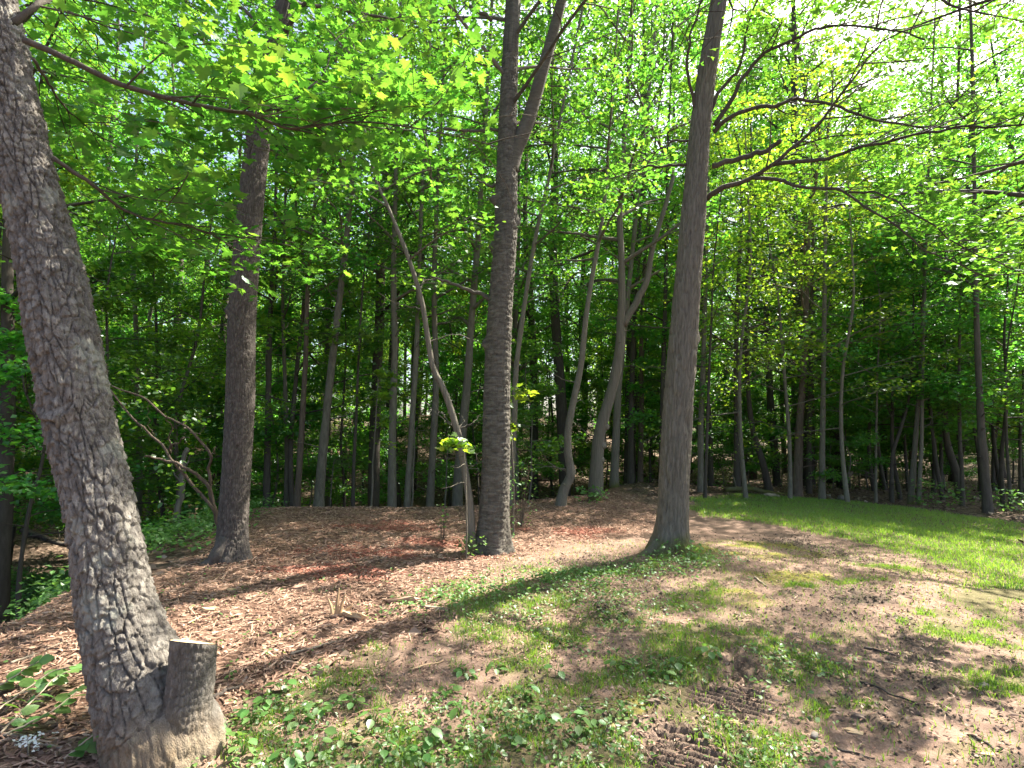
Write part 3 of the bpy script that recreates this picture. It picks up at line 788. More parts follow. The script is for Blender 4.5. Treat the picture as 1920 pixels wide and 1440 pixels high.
# ---- straight scaly tree at the lip of the gully
YB = 6.55
def reliefB(TH, S, RR):
    e, idr = plates(TH, S, 1.15, 0.026, 0.060, 37)
    hgt = smooth(0.02, 0.32, e)
    return 0.012 * hgt + 0.006 * (idr - 0.5) + 0.004 * fbm(TH * 14, S * 30, 5, 3) + 0.05 * np.exp(-((S - 3.25) / 0.05) ** 2) * smooth(0.3, 1, np.cos(TH - 3.0)), np.clip(0.25 + 0.45 * idr * hgt + 0.1 * hgt, 0, 1)
treeB, baseB, PB, RB = hero('scaly_bark_tree', 'dark straight tree with scaly bark rooted at the lip of the weedy gully', YB,
    [(438, 1085), (434, 1045), (436, 1000), (442, 900), (450, 760), (454, 600), (466, 430), (482, 280), (500, 140), (538, 0), (580, -200), (600, -500), (620, -1000)], [72, 62, 54, 52, 54, 53, 50, 46, 42, 38, 34, 26, 10], 130, 420, reliefB, M_BARK_B, (0.35, 0.30, 3), 1,
    roots=[([(425, 1010, 6.45), (405, 1045, 6.35), (375, 1066, 6.3), (335, 1082, 6.3), (300, 1098, 6.3)], 0.10, 0.03)], base_px=(434, 1050))

# ---- banded tree with the forked top
YC = 7.1
def reliefC(TH, S, RR):
    ev, idv = plates(TH, S, 1.25, 0.10, 0.030, 47)
    e, idr = plates(TH, S, 1.25, 0.055, 0.014, 48)
    d = 0.010 * smooth(0.0, 0.3, ev) + 0.006 * smooth(0, 0.3, e) + 0.007 * (idv - 0.5) + 0.006 * fbm(TH * 5, S * 30, 6, 3)
    for s0, th0, a_ in ((2.55, 1.6, 0.05), (2.9, 3.2, 0.05), (3.4, 0.3, -0.03), (3.55, 1.4, -0.035), (3.5, 1.9, -0.03), (4.25, 3.0, 0.07), (4.9, 3.3, 0.08), (4.6, 0.0, 0.05), (1.6, 1.2, 0.02)):
        dth = np.angle(np.exp(1j * (TH - th0)))
        d = d + a_ * np.exp(-(dth / 0.28) ** 2 - ((S - s0) / 0.07) ** 2)
    return d, np.clip(0.25 + 0.45 * idv + 0.2 * (idr - 0.5), 0, 1)
treeC, baseC, PC, RC = hero('forked_tree', 'tall tree with banded dark bark, knots and a forked top beside a thin crooked tree', YC,
    [(922, 1060), (925, 1015), (927, 960), (930, 860), (932, 720), (938, 580), (948, 440), (950, 340), (952, 230), (956, 120), (962, 0), (968, -180), (975, -500), (985, -900)], [74, 58, 52, 49, 47, 45, 41, 40, 33, 30, 27, 24, 18, 8], 130, 440, reliefC, M_BARK_C, (0.30, 0.25, 4), 2, base_px=(925, 1020))
s_ = Soup()
Qf = taper_branch(s_, px_path([(955, 320, 7.1), (968, 280, 7.1), (990, 225, 7.08), (1012, 150, 7.05), (1035, 70, 7.0), (1058, -20, 6.95), (1085, -200, 6.9), (1120, -480, 6.8)], YC), 0.125, 0.05, 14, 0.02, 4)
link('fork', s_.mesh('fork_stem', [M_BARK_C], True, baseC), treeC)

# ---- furrowed maple with the long sideways limbs
YD = 6.95
def reliefD(TH, S, RR):
    e, idr = plates(TH, S + 0.05 * fbm(TH * 5, S * 4, 72, 2), 1.2, 0.030, 0.26, 57, 1.0)
    e2, id2 = plates(TH, S, 1.2, 0.013, 0.09, 58, 1.0)
    d = 0.013 * smooth(0.0, 0.30, e) + 0.005 * smooth(0, 0.3, e2) + 0.006 * (idr - 0.5) + 0.003 * fbm(TH * 20, S * 12, 6, 3)
    for s0, th0, a_ in ((3.05, 0.1, 0.06), (2.6, 0.25, 0.045), (1.9, 5.2, -0.03), (2.0, 4.6, -0.02), (2.35, 4.4, 0.02)):
        dth = np.angle(np.exp(1j * (TH - th0)))
        d = d + a_ * np.exp(-(dth / 0.25) ** 2 - ((S - s0) / 0.09) ** 2)
    return d, np.clip(0.1 + 0.35 * idr + 0.2 * id2 + 0.3 * smooth(0, 0.3, e), 0, 1)
treeD, baseD, PD, RD = hero('spreading_maple_tree', 'tall grey maple with furrowed bark, mossy foot and long limbs reaching over the lawn', YD,
    [(1252, 1075), (1256, 1030), (1260, 985), (1264, 900), (1270, 780), (1280, 650), (1292, 500), (1302, 380), (1312, 250), (1328, 120), (1348, 0), (1370, -150), (1395, -420), (1420, -900)], [90, 66, 56, 53, 53, 52, 47, 44, 38, 34, 30, 26, 20, 8], 130, 440, reliefD, M_BARK_D, (0.42, 0.22, 5), 3,
    roots=[([(1240, 1015, 6.9), (1222, 1030, 6.8), (1200, 1045, 6.7), (1175, 1062, 6.6)], 0.09, 0.02), ([(1270, 1015, 6.85), (1290, 1035, 6.75), (1320, 1052, 6.7)], 0.08, 0.02)], base_px=(1256, 1035))
rD = np.random.default_rng(303)
limbsD = [([(1326, 372, 6.95), (1350, 355, 6.8), (1412, 333, 6.6), (1445, 310, 6.4), (1500, 265, 6.2), (1550, 212, 6.0), (1600, 150, 5.8), (1640, 90, 5.7)], 0.040, 0.008, 12, 0.9),
          ([(1412, 333, 6.6), (1460, 336, 6.4), (1490, 350, 6.3), (1565, 353, 6.1), (1592, 362, 6.0), (1650, 410, 5.8), (1720, 455, 5.6), (1790, 490, 5.4), (1860, 520, 5.2)], 0.026, 0.006, 12, 0.7),
          ([(1592, 360, 6.0), (1640, 362, 5.7), (1700, 390, 5.5), (1760, 430, 5.3), (1840, 480, 5.1), (1915, 515, 5.0)], 0.014, 0.005, 9, 0.6),
          ([(1335, 312, 6.95), (1390, 297, 6.8), (1430, 283, 6.7), (1465, 263, 6.6)], 0.038, 0.030, 0, 0.5),
          ([(1450, 308, 6.4), (1520, 298, 6.1), (1560, 296, 6.0), (1610, 278, 5.8), (1680, 260, 5.5), (1760, 242, 5.2), (1840, 236, 4.9), (1930, 232, 4.6)], 0.028, 0.008, 14, 0.8),
          ([(1338, 248, 6.95), (1365, 222, 6.8), (1440, 198, 6.5), (1480, 190, 6.4), (1550, 192, 6.1), (1640, 222, 5.8), (1740, 238, 5.5), (1830, 240, 5.3)], 0.034, 0.007, 14, 0.8),
          ([(1340, 235, 6.95), (1375, 180, 6.8), (1400, 140, 6.7), (1430, 105, 6.6), (1500, 65, 6.3), (1560, 50, 6.0), (1650, 55, 5.6), (1740, 80, 5.3)], 0.034, 0.008, 14, 0.9),
          ([(1330, 215, 6.95), (1356, 160, 6.9), (1390, 125, 6.8), (1400, 60, 6.7), (1420, 0, 6.5), (1460, -80, 6.3)], 0.028, 0.008, 8, 0.8),
          ([(1306, 218, 6.95), (1292, 150, 6.8), (1288, 100, 6.7), (1300, 50, 6.6), (1318, 0, 6.5), (1330, -80, 6.4)], 0.026, 0.008, 8, 0.8),
          ([(1300, 308, 6.95), (1262, 310, 7.0), (1225, 312, 7.0), (1190, 320, 7.1), (1150, 335, 7.1)], 0.026, 0.006, 7, 0.7),
          ([(1300, 262, 6.95), (1262, 266, 7.1), (1225, 290, 7.2), (1200, 305, 7.3)], 0.018, 0.005, 5, 0.6),
          ([(1350, -20, 6.95), (1450, -60, 6.4), (1580, -60, 5.8), (1720, -20, 5.2), (1850, 30, 4.8)], 0.04, 0.008, 18, 1.0),
          ([(1350, -60, 6.95), (1250, -100, 6.3), (1120, -110, 5.6), (1000, -90, 5.0)], 0.04, 0.008, 14, 1.0),
          ([(1365, -150, 6.95), (1500, -240, 6.2), (1700, -280, 5.4), (1950, -260, 4.6)], 0.05, 0.01, 18, 1.2)]
alltips = []
for li, (pp, r0, r1, nt_, tl) in enumerate(limbsD):
    s_ = Soup(); tips = []
    Qp = taper_branch(s_, px_path(pp, YD), r0, r1, 8, 0.05, 40 + li * 3)
    if nt_: twigs_on(Qp, rD, s_, tips, nt_, tl, 0.3, max(0.005, r0 * 0.3), 0.08, rad=0.30)
    link('branch', s_.mesh('spreading_branch', [M_BARK_K], True, baseD), treeD)
    alltips += tips
for i in range(9):
    p = catmull(PD, 60)[rD.integers(46, 59)]; s2 = Soup()
    grow_limb(p, i * 2.4, 0.7, rD.uniform(2, 4.2), 0.04, rD, s2, alltips, 0, -0.5, 5)
    link('branch', s2.mesh('upper_branch', [M_BARK_K], True, baseD), treeD)
LD = crown_points(alltips, 9, rD)
lim = np.concatenate([catmull(px_path(pp, YD), 120) for pp, *_ in limbsD[:11]]); lu, lv_ = to_px(lim); du, dv = to_px(LD)
for i0 in range(0, len(LD), 2000):
    dd = np.hypot(du[i0:i0 + 2000, None] - lu[None], dv[i0:i0 + 2000, None] - lv_[None]); jm = dd.argmin(1)
    LD[i0:i0 + 2000, 2] += np.where((dd.min(1) < 15) & (LD[i0:i0 + 2000, 1] < lim[jm, 1] + 0.05), 0.22, 0.0)
du, dv = to_px(LD); LD = LD[(dv > -60) | (rD.uniform(0, 1, len(LD)) < 0.15)]  # leaves above the view thinned to let more sun reach the foreground
# leaves are dropped by where their shadow lands, to let sun flecks onto turf
ca, sa, ct = math.sin(math.radians(SUN_AZ)), math.cos(math.radians(SUN_AZ)), 1 / math.tan(math.radians(SUN_EL))
fxs, fys = LD[:, 0] - ca * ct * LD[:, 2], LD[:, 1] - sa * ct * LD[:, 2]
LD = LD[(fbm(fxs * 1.5, fys * 1.5, 123, 3) > -0.02) | (fys > 5.2)]
link('crown', leaf_mesh('spreading_maple_crown', LD, 0.10, rD, LEAF_TRI, M_LEAF, baseD, tilt=0.4), treeD)
print('D leaves', len(LD))

# upper limbs and crowns of the other two near trees
def upper(t, base, P, seed, z0, z1, nl, spread, per, size, mat, bark, stubs=()):
    r = np.random.default_rng(seed); s_ = Soup(); tips = []
    C = catmull(P, 80)
    for i in range(nl):
        z = z0 + (z1 - z0) * (i + r.uniform()) / nl
        p = C[min(79, int(np.searchsorted(C[:, 2], z)))]
        grow_limb(p, i * 2.4 + r.normal(0, 0.3), 0.75 + r.normal(0, 0.15), spread * r.uniform(0.6, 1.2), 0.03, r, s_, tips, 0, -0.6, 5)
    for st, r0, r1 in stubs:
        s3 = Soup(); taper_branch(s3, px_path(st, P[3][1]), r0, r1, 7, 0.04, 7)
        link('dead_branch', s3.mesh('dead_branch', [bark], True, base), t)
    link('branch', s_.mesh('upper_branch', [bark], True, base), t)
    L = crown_points(tips, per, r)
    link('crown', leaf_mesh('near_crown', L, size, r, LEAF_TRI, mat, base), t)
upper(treeB, baseB, PB, 11, 5.8, 12.5, 22, 3.6, 16, 0.10, M_LEAF, M_BARK_B, stubs=[([(448, 520), (415, 500), (398, 480)], 0.012, 0.004)])
upper(treeC, baseC, PC, 12, 5.6, 13.0, 24, 3.4, 16, 0.09, M_LEAF, M_BARK_C,
      stubs=[([(925, 566), (895, 550), (862, 535), (828, 525), (808, 518)], 0.035, 0.012), ([(938, 352), (915, 345), (895, 338)], 0.03, 0.008), ([(935, 245), (900, 243), (862, 243), (834, 242)], 0.02, 0.022),
             ([(936, 195), (918, 230), (902, 252)], 0.016, 0.006), ([(938, 128), (915, 122), (880, 108), (855, 80)], 0.018, 0.005), ([(922, 38), (900, 22), (868, 0), (840, -20)], 0.03, 0.02)])

# ================================================================== MID TREES, each after its own line in the picture
BARKS = {'g': M_BARK_G, 'k': M_BARK_K, 'r': M_BARK_R, 'd': M_BARK_D, 'c': M_BARK_C, 'b': M_BARK_B}
def line_tree(name, label, Y, pts, w, bark, seed, z0, H, nl, spread, per, lsize=0.10, mat=None, el=0.8, group=None, forks=(), shape='oval', sub=5, keep=1.0, tmpl=LEAF_KITE, burrs=()):
    r = np.random.default_rng(seed)
    P = px_path(pts, Y)
    b = P[0].copy(); b[2] = gz(b[0], b[1])
    P[0] = b - np.array([0, 0, 0.3])
    top = P[-1]; d = P[-1] - P[-2]; d = d / np.linalg.norm(d)
    if top[2] - b[2] < H - 1:
        k = (b[2] + H - top[2])
        P.append(top + np.array([d[0] * 0.5 * k, r.normal(0, 0.3), k * 0.5])); P.append(P[-1] + np.array([d[0] * 0.2 * k, r.normal(0, 0.3), k * 0.5]))
    t = thing(name, label, 'tree', b, group)
    R = width_m(w, P[0])
    soup, tips = tree_parts(P, R, r, b[2] + z0, P[-1][2], nl, spread, el, -0.5, sub, shape, 10, 0.35, 0.04, 34)
    for fp, f0, f1 in forks:
        Qf = taper_branch(soup, px_path(fp, Y), f0, f1, 8, 0.04, seed)
        grow_limb(Qf[-1], r.uniform(0, 6), 0.9, spread, f1, r, soup, tips, 0, -0.5, sub)
    C = catmull(P, 60)
    for q in range(6):
        c0 = C[r.integers(6, 30)]; a_ = r.uniform(0, 6.28); l_ = r.uniform(0.15, 0.9)
        taper_branch(soup, [c0, c0 + l_ * 0.5 * np.array([math.cos(a_), math.sin(a_), 0.3]), c0 + l_ * np.array([math.cos(a_ + 0.2), math.sin(a_ + 0.2), r.uniform(-0.1, 0.6)])], max(0.01, R * 0.16), 0.004, 5, 0.03, q)
    for bx, by, br in burrs:
        c = at(bx, by, Y - 0.03); a_ = np.linspace(-1, 1, 8); soup.add(*tube(np.stack([c[0] + 0 * a_, c[1] + 0 * a_, c[2] + a_ * br * 1.1], -1), br * np.sqrt(np.maximum(1 - a_ ** 2, 0.01)), 10), a=0.8)
    link('trunk', soup.mesh(name + '_trunk', [BARKS[bark]], True, b), t)
    L = crown_points(tips, per, r, keep)
    link('crown', leaf_mesh(name + '_crown', L, lsize, r, tmpl, mat or M_LEAF_DARK, b), t)
    return t, b

line_tree('crooked_tree', 'thin crooked brown tree sweeping away from the foot of the forked tree', 7.0,
          [(886, 1012), (882, 960), (873, 890), (858, 810), (832, 730), (812, 690), (800, 620), (790, 560), (768, 490), (745, 430), (722, 375), (706, 340), (690, 270)], 14, 'd', 1, 3.2, 7.5, 9, 1.5, 9, 0.09, M_LEAF)
line_tree('gnarled_tree', 'pale gnarled tree with burrs, bent low and forking, behind the spreading maple', 11.6,
          [(1115, 932), (1118, 890), (1122, 830), (1130, 790), (1150, 720), (1162, 650), (1164, 600), (1166, 560), (1165, 480), (1162, 400), (1168, 300)], 25, 'd', 2, 4.5, 15, 22, 3.0, 17, 0.10, M_LEAF,
          forks=[([(1168, 610), (1190, 570), (1212, 525), (1222, 470), (1235, 420), (1262, 330)], 0.09, 0.045)], burrs=[(1136, 800, 0.08), (1130, 835, 0.09), (1127, 862, 0.08)])
line_tree('bent_tree', 'slim smooth tree with an elbow near its foot, beside the gnarled tree', 10.6,
          [(1046, 950), (1056, 922), (1068, 898), (1070, 880), (1065, 850), (1066, 800), (1078, 740), (1090, 680), (1098, 600), (1110, 520), (1128, 420), (1140, 300)], 18, 'g', 3, 4.6, 13, 16, 2.4, 16, 0.10)
MID = [  # base px, path, Y, width, bark, note
    ('slim plumb-straight pale grey tree standing right behind the mulch crest', 12.3, [(735, 960), (735, 930), (736, 800), (740, 650), (738, 500), (742, 350), (745, 200)], 17, 'g'),
    ('slim grey tree behind the mulch crest leaning slightly, with pale saplings at its foot', 12.5, [(762, 960), (764, 930), (772, 800), (781, 650), (786, 500), (792, 350), (800, 200)], 13, 'g'),
    ('slim pale tree behind the crooked tree, its stem splitting high up', 12.6, [(806, 960), (807, 930), (814, 800), (818, 700), (814, 560), (818, 400), (826, 250)], 15, 'g'),
    ('forking grey tree right behind the crooked tree trunk', 13.0, [(858, 950), (858, 925), (866, 820), (876, 720), (884, 600), (896, 450), (905, 300)], 20, 'g'),
    ('leaning pale grey tree on the mulch crest, bare to head height and beyond', 11.4, [(597, 962), (598, 940), (606, 840), (618, 720), (632, 600), (646, 480), (658, 360), (668, 220)], 20, 'g'),
    ('thin grey tree next to the leaning pale tree on the crest', 11.8, [(556, 958), (558, 930), (566, 800), (574, 650), (576, 560), (585, 430), (600, 300)], 13, 'r'),
    ('slim tree rising behind the forked tree and leaning toward the gnarled one', 10.8, [(955, 955), (958, 900), (964, 790), (968, 690), (985, 560), (1005, 440), (1030, 330), (1055, 200)], 13, 'g'),
    ('grey tree standing just behind the gnarled tree', 14.5, [(1152, 925), (1152, 890), (1156, 800), (1160, 720), (1172, 600), (1185, 480), (1200, 330)], 17, 'd'),
    ('dark trunk deep between the gnarled tree and the spreading maple', 16.5, [(1183, 925), (1183, 880), (1184, 760), (1188, 640), (1196, 500), (1205, 350)], 13, 'k'),
    ('reddish slender trunk deep between the gnarled tree and the spreading maple', 17.0, [(1200, 925), (1200, 880), (1203, 760), (1202, 640), (1208, 500), (1220, 350)], 11, 'r'),
    ('dark thin tree close behind the spreading maple trunk', 15.0, [(1240, 935), (1240, 880), (1243, 720), (1247, 580), (1250, 420), (1252, 280)], 11, 'k'),
    ('pale mid-sized tree at the lawn edge just past the spreading maple', 14.2, [(1314, 930), (1314, 900), (1314, 800), (1318, 700), (1322, 560), (1326, 420), (1330, 250)], 13, 'g'),
    ('dark pole-like sapling at the very start of the lawn edge', 12.6, [(1321, 932), (1323, 890), (1327, 780), (1330, 690), (1334, 600), (1338, 500)], 7, 'k'),
    ('dark tree behind a leafy maple bough at the lawn edge', 15.2, [(1382, 930), (1382, 900), (1382, 820), (1380, 700), (1383, 560), (1390, 400)], 14, 'k'),
    ('leaning dark trunk tilting toward the lawn, under bright foliage', 15.4, [(1445, 938), (1440, 910), (1428, 860), (1415, 820), (1405, 760), (1400, 650), (1402, 500)], 15, 'k'),
    ('stout brown trunk with rough bark and a broken look at the wood edge', 14.6, [(1494, 940), (1495, 910), (1497, 860), (1499, 800), (1506, 700), (1512, 560), (1518, 420)], 20, 'r'),
    ('dark trunk standing next to the stout brown one', 15.5, [(1517, 938), (1517, 900), (1517, 800), (1520, 680), (1522, 540), (1525, 400)], 11, 'k'),
    ('straight pale trunk at the wood edge with a small boulder at its foot', 13.8, [(1541, 944), (1541, 920), (1542, 830), (1544, 700), (1546, 560), (1548, 400), (1552, 250)], 13, 'g'),
    ('thin pale pole tree in shade beyond the middle of the lawn', 13.6, [(1642, 952), (1642, 900), (1643, 800), (1646, 680), (1650, 560)], 6, 'g'),
    ('dark twin-stemmed trunk in the shade beyond the lawn, left stem', 13.8, [(1672, 955), (1672, 900), (1674, 850), (1690, 800), (1705, 740), (1712, 640)], 9, 'k'),
    ('shaded grey trunk beyond the lawn leaning onto its neighbour', 13.6, [(1706, 958), (1710, 900), (1716, 830), (1722, 750), (1728, 640), (1734, 500), (1740, 340)], 12, 'd'),
    ('shaded grey straight trunk beyond the lawn, right of a leaning one', 13.4, [(1722, 958), (1724, 900), (1728, 830), (1730, 700), (1734, 560), (1738, 420)], 9, 'd'),
    ('very dark curved trunk bowing in the shade beyond the lawn', 15.0, [(1800, 950), (1798, 910), (1788, 870), (1776, 830), (1770, 760), (1768, 640), (1772, 500)], 19, 'k'),
    ('thin dark tree in front of the very dark curved trunk', 13.2, [(1803, 962), (1804, 900), (1800, 820), (1798, 720), (1800, 600), (1806, 440)], 9, 'k'),
    ('stout shaded trunk with a flared foot at the far end of the wood edge', 12.0, [(1852, 965), (1850, 925), (1842, 840), (1838, 770), (1834, 680), (1830, 560), (1828, 400)], 20, 'k'),
    ('dark curved sapling past the stout flared trunk', 13.0, [(1896, 958), (1892, 900), (1888, 840), (1886, 760), (1888, 660)], 8, 'k'),
    ('thick shaded trunk in the gully behind the leaning maple', 8.4, [(5, 1060), (6, 980), (12, 850), (16, 700), (14, 560), (16, 400), (24, 200)], 38, 'k'),
    ('grey tree in the gully beyond the leaning maple, bare stem high in the leaves', 13.5, [(262, 960), (262, 900), (258, 760), (255, 620), (250, 480), (252, 380), (258, 250)], 13, 'g'),
    ('dark trunk in the hollow between the scaly tree and the thin grey tree', 12.8, [(500, 1000), (500, 930), (502, 820), (504, 700), (508, 560), (516, 400)], 15, 'k'),
    ('grey shaded trunk close to the dark one past the scaly tree', 13.0, [(536, 990), (537, 930), (538, 850), (534, 700), (530, 560), (534, 400)], 11, 'd'),
    ('black-shaded thin trunk standing alone before the brown hillside', 12.4, [(661, 975), (662, 930), (664, 860), (668, 780), (672, 680), (680, 540)], 8, 'k'),
    ('short dead grey snag leaning in the gully past the leaning maple', 9.6, [(332, 985), (336, 930), (342, 880), (348, 840)], 12, 'd'),
]
for i, (lab, Y, pts, w, bk) in enumerate(MID):
    snag = 'snag' in lab
    thin = w < 10
    right = pts[0][0] > 1260
    if snag:
        r = np.random.default_rng(900); P = px_path(pts, Y); P[0][2] = gz(P[0][0], P[0][1]) - 0.2
        b = P[0].copy(); b[2] += 0.2
        t = thing('dead_snag', lab, 'tree', b); s_ = Soup(); taper_branch(s_, P, w * Y / F / 2, w * Y / F / 3, 9, 0.05, 3)
        for st in ([(343, 880), (352, 868), (358, 850)], [(340, 905), (328, 890), (322, 870)]): taper_branch(s_, px_path(st, Y), 0.02, 0.008, 6, 0.03, 4)
        link('trunk', s_.mesh('snag_trunk', [M_BARK_D], True, b), t)
        continue
    H = 9 if thin else 16 + (i * 37 % 5)
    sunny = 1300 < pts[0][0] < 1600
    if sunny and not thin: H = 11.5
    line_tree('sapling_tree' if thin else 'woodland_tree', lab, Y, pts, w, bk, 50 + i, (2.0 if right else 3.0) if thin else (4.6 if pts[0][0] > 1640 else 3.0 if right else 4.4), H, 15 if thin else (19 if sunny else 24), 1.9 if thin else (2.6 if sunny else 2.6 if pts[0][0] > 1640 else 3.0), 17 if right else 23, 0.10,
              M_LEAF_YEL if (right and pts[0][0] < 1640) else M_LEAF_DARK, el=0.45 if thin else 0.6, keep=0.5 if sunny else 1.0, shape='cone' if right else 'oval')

# ================================================================== WOODS BEHIND: a few grown kinds, each tree an individual copy
def proto_tree(seed, H, R, z0, nl, spread, per, lsize, bark, mat, el, shape='oval', lean=0.02, sub=5):
    r = np.random.default_rng(seed)
    n = 6
    path = [np.array([r.normal(0, 0.12) if i else 0, r.normal(0, 0.12) if i else 0, -0.4 + (H + 0.4) * i / (n - 1)]) for i in range(n)]
    soup, tips = tree_parts(path, R, r, z0, H, nl, spread, el, -0.5, sub, shape, 8, 0.35, 0.04, 22)
    L = crown_points(tips, per, r)
    return soup.mesh('woods_trunk', [bark], True), leaf_mesh('woods_crown', L, lsize, r, LEAF_KITE, mat)
TALL = [proto_tree(200 + i, H, R, z0, nl, sp, 28, 0.14, b, m, 0.85) for i, (H, R, z0, nl, sp, b, m) in enumerate([
    (19, 0.17, 6.0, 30, 3.3, M_BARK_K, M_LEAF_DARK), (17, 0.13, 5.0, 28, 2.8, M_BARK_G, M_LEAF), (21, 0.20, 7.0, 32, 3.6, M_BARK_K, M_LEAF), (15, 0.10, 4.0, 26, 2.4, M_BARK_G, M_LEAF_DARK), (18, 0.12, 3.5, 30, 2.8, M_BARK_K, M_LEAF_YEL)])]
LOW = [proto_tree(300 + i, H, R, z0, nl, sp, 26, 0.112, b, m, 0.35, 'cone') for i, (H, R, z0, nl, sp, b, m) in enumerate([
    (7.5, 0.05, 1.5, 20, 2.2, M_BARK_K, M_LEAF), (5.0, 0.03, 0.9, 16, 1.6, M_BARK_G, M_LEAF_DARK), (9.5, 0.06, 2.2, 24, 2.4, M_BARK_K, M_LEAF_YEL), (6.0, 0.04, 1.6, 18, 2.0, M_BARK_K, M_LEAF_DARK)])]

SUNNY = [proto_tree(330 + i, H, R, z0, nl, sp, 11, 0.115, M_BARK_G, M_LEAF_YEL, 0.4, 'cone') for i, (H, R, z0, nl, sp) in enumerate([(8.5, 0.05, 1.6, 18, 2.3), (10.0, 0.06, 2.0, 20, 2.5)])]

def put(kind, x, y, s, name, label, group, r, tilt=0.03):
    tm_, cm_ = kind
    t = thing(name, label, 'tree', (x, y, float(gz(x, y)) - 0.05), group, r.uniform(0, 6.28))
    t.scale = (s, s, s * r.uniform(0.92, 1.1)); t.rotation_euler = (r.normal(0, tilt), r.normal(0, tilt), r.uniform(0, 6.28))
    link('trunk', tm_, t); link('crown', cm_, t)
    return t

rW = np.random.default_rng(5)
placed = [(4.4, 6.0), (2.0, 7), (-0.2, 7), (-3.5, 6.5), (1.85, 11.6), (0.9, 10.6)]
def free(x, y, d):
    for a, b in placed:
        if (a - x) ** 2 + (b - y) ** 2 < d * d: return False
    return True
def edge_y(x):
    """how near the woods come for a given x"""
    if x < -5: return 12.5 if x > -9 else 5.0
    if x < 0.8: return 13.6
    if x < 4.0: return 16.5
    return 14.5 - 0.10 * max(0, x - 6)
def edge_sun(x, y):
    """trees are left out or kept low here so sun reaches the leafy wood edge"""
    return 4.5 < x < 17 and y < 24 and 20 < math.degrees(math.atan2(x - 4.5, y - 13.0)) < 80
def region(x):
    return 'beyond the gully' if x < -5 else ('across the hollow' if x < 4 else 'beyond the lawn')
LOOK = ['dark-barked tree with a deep green crown', 'slim grey-barked tree with a fresh green crown', 'stout dark-barked tall tree', 'thin grey pole-like tree with deep green leaves', 'dark slender tree leafy from low down, yellow-green']
def tall_label(ki, x, y):
    return LOOK[ki] + (', deep in the woods ' if y > 30 else ', in the nearer woods ') + region(x)
LOWLOOK = ['layered small maple with fresh green leaves', 'short slender sapling with deep green leaves', 'taller understorey maple with yellow-green leaves', 'small dark-leaved understorey tree']
def sunward(x, y):
    """trees are left out here so the sun reaches the clearing"""
    az = math.degrees(math.atan2(x - 1.0, y - 4.5))
    if 36 < az < 74 and math.hypot(x - 1.0, y - 4.5) < 17: return True
    az3 = math.degrees(math.atan2(x - 7.0, y - 10.0))
    if 38 < az3 < 70 and math.hypot(x - 7.0, y - 10.0) < 16: return True
    az2 = math.degrees(math.atan2(x - 5.5, y - 13.5))
    return 36 < az2 < 70 and math.hypot(x - 5.5, y - 13.5) < 13.5
cnt = 0
for tries in range(9000):
    if cnt >= 215: break
    y = 9 + 58 * rW.uniform() ** 1.25; x = rW.uniform(-1.12, 1.12) * (y + 3)
    if y < edge_y(x) + 1.0: continue
    if not free(x, y, 1.25 + 0.02 * y): continue
    if sunward(x, y): continue
    placed.append((x, y)); cnt += 1
    far = y > 30
    ki = rW.integers(0, 5); k = TALL[ki]
    put(k, x, y, rW.uniform(0.8, 1.12), 'woodland_tree', tall_label(ki, x, y), ('distant trees ' if far else 'nearer woodland trees ') + region(x), rW)
cnt = 0
for tries in range(9000):
    if cnt >= 230: break
    y = 9 + 46 * rW.uniform() ** 1.1; x = rW.uniform(-1.1, 1.1) * (y + 2)
    if y < edge_y(x) + 0.2: continue
    if -4.5 < x < 3.8 and y < 21 and rW.uniform() < 0.6: continue
    if not free(x, y, 0.9): continue
    if x > 10.5 and x > 1.02 * y: continue
    placed.append((x, y)); cnt += 1
    ki = rW.integers(0, 4)
    if edge_sun(x, y):
        if y < 19.5: continue
        ki = 1
    put(LOW[ki], x, y, rW.uniform(0.7, 1.25), 'understorey_tree', LOWLOOK[ki] + (', far back ' if y > 26 else ' under the tall trees ') + region(x), 'understorey trees ' + region(x), rW)
for i in range(70):
    y = rW.uniform(15.0, 27.0); x = rW.uniform(4.5, 1.0 * y + 1)
    if not free(x, y, 0.7): continue
    placed.append((x, y)); ki = rW.integers(0, 4)
    if edge_sun(x, y):
        if y < 19.5: continue
        ki = 1
    put(LOW[ki], x, y, rW.uniform(0.65, 1.1), 'understorey_tree', LOWLOOK[ki] + (', far back ' if y > 26 else ' under the tall trees ') + region(x), 'understorey trees ' + region(x), rW)
for px, Y, ki, s_k in [(1640, 16.5, 0, 1.1), (1700, 17.2, 3, 1.2), (1745, 16.2, 0, 1.2), (1800, 17.5, 2, 1.0), (1835, 15.8, 3, 1.2), (1880, 16.6, 0, 1.2), (1910, 15.2, 3, 1.1), (1660, 19.0, 2, 1.1), (1760, 20.0, 2, 1.15), (1860, 19.5, 2, 1.1)]:
    p = at(px, 900, Y)
    put(LOW[ki], p[0], p[1], s_k, 'understorey_tree', LOWLOOK[ki] + ' under the tall trees ' + region(p[0]), 'understorey trees ' + region(p[0]), rW)
for x, y, ki in [(16, 27, 2), (19, 29, 0), (22.5, 27.5, 2), (25, 31, 4), (13, 30, 0), (20, 34, 2), (28, 30, 0), (10, 28, 1), (24, 24, 2), (28.5, 25, 0), (16, 33, 4)]:
    if not free(x, y, 0.8): x += 0.9
    put(TALL[ki], x, y, 1.1, 'woodland_tree', tall_label(ki, x, y), ('distant trees ' if y > 30 else 'nearer woodland trees ') + region(x), rW)
for x, y, ki in [(11.5, 21.0, 2), (18.8, 21.5, 0), (14.5, 23.5, 2)]:
    put(TALL[ki], x, y, 1.16, 'woodland_tree', tall_label(ki, x, y), 'nearer woodland trees ' + region(x), rW)
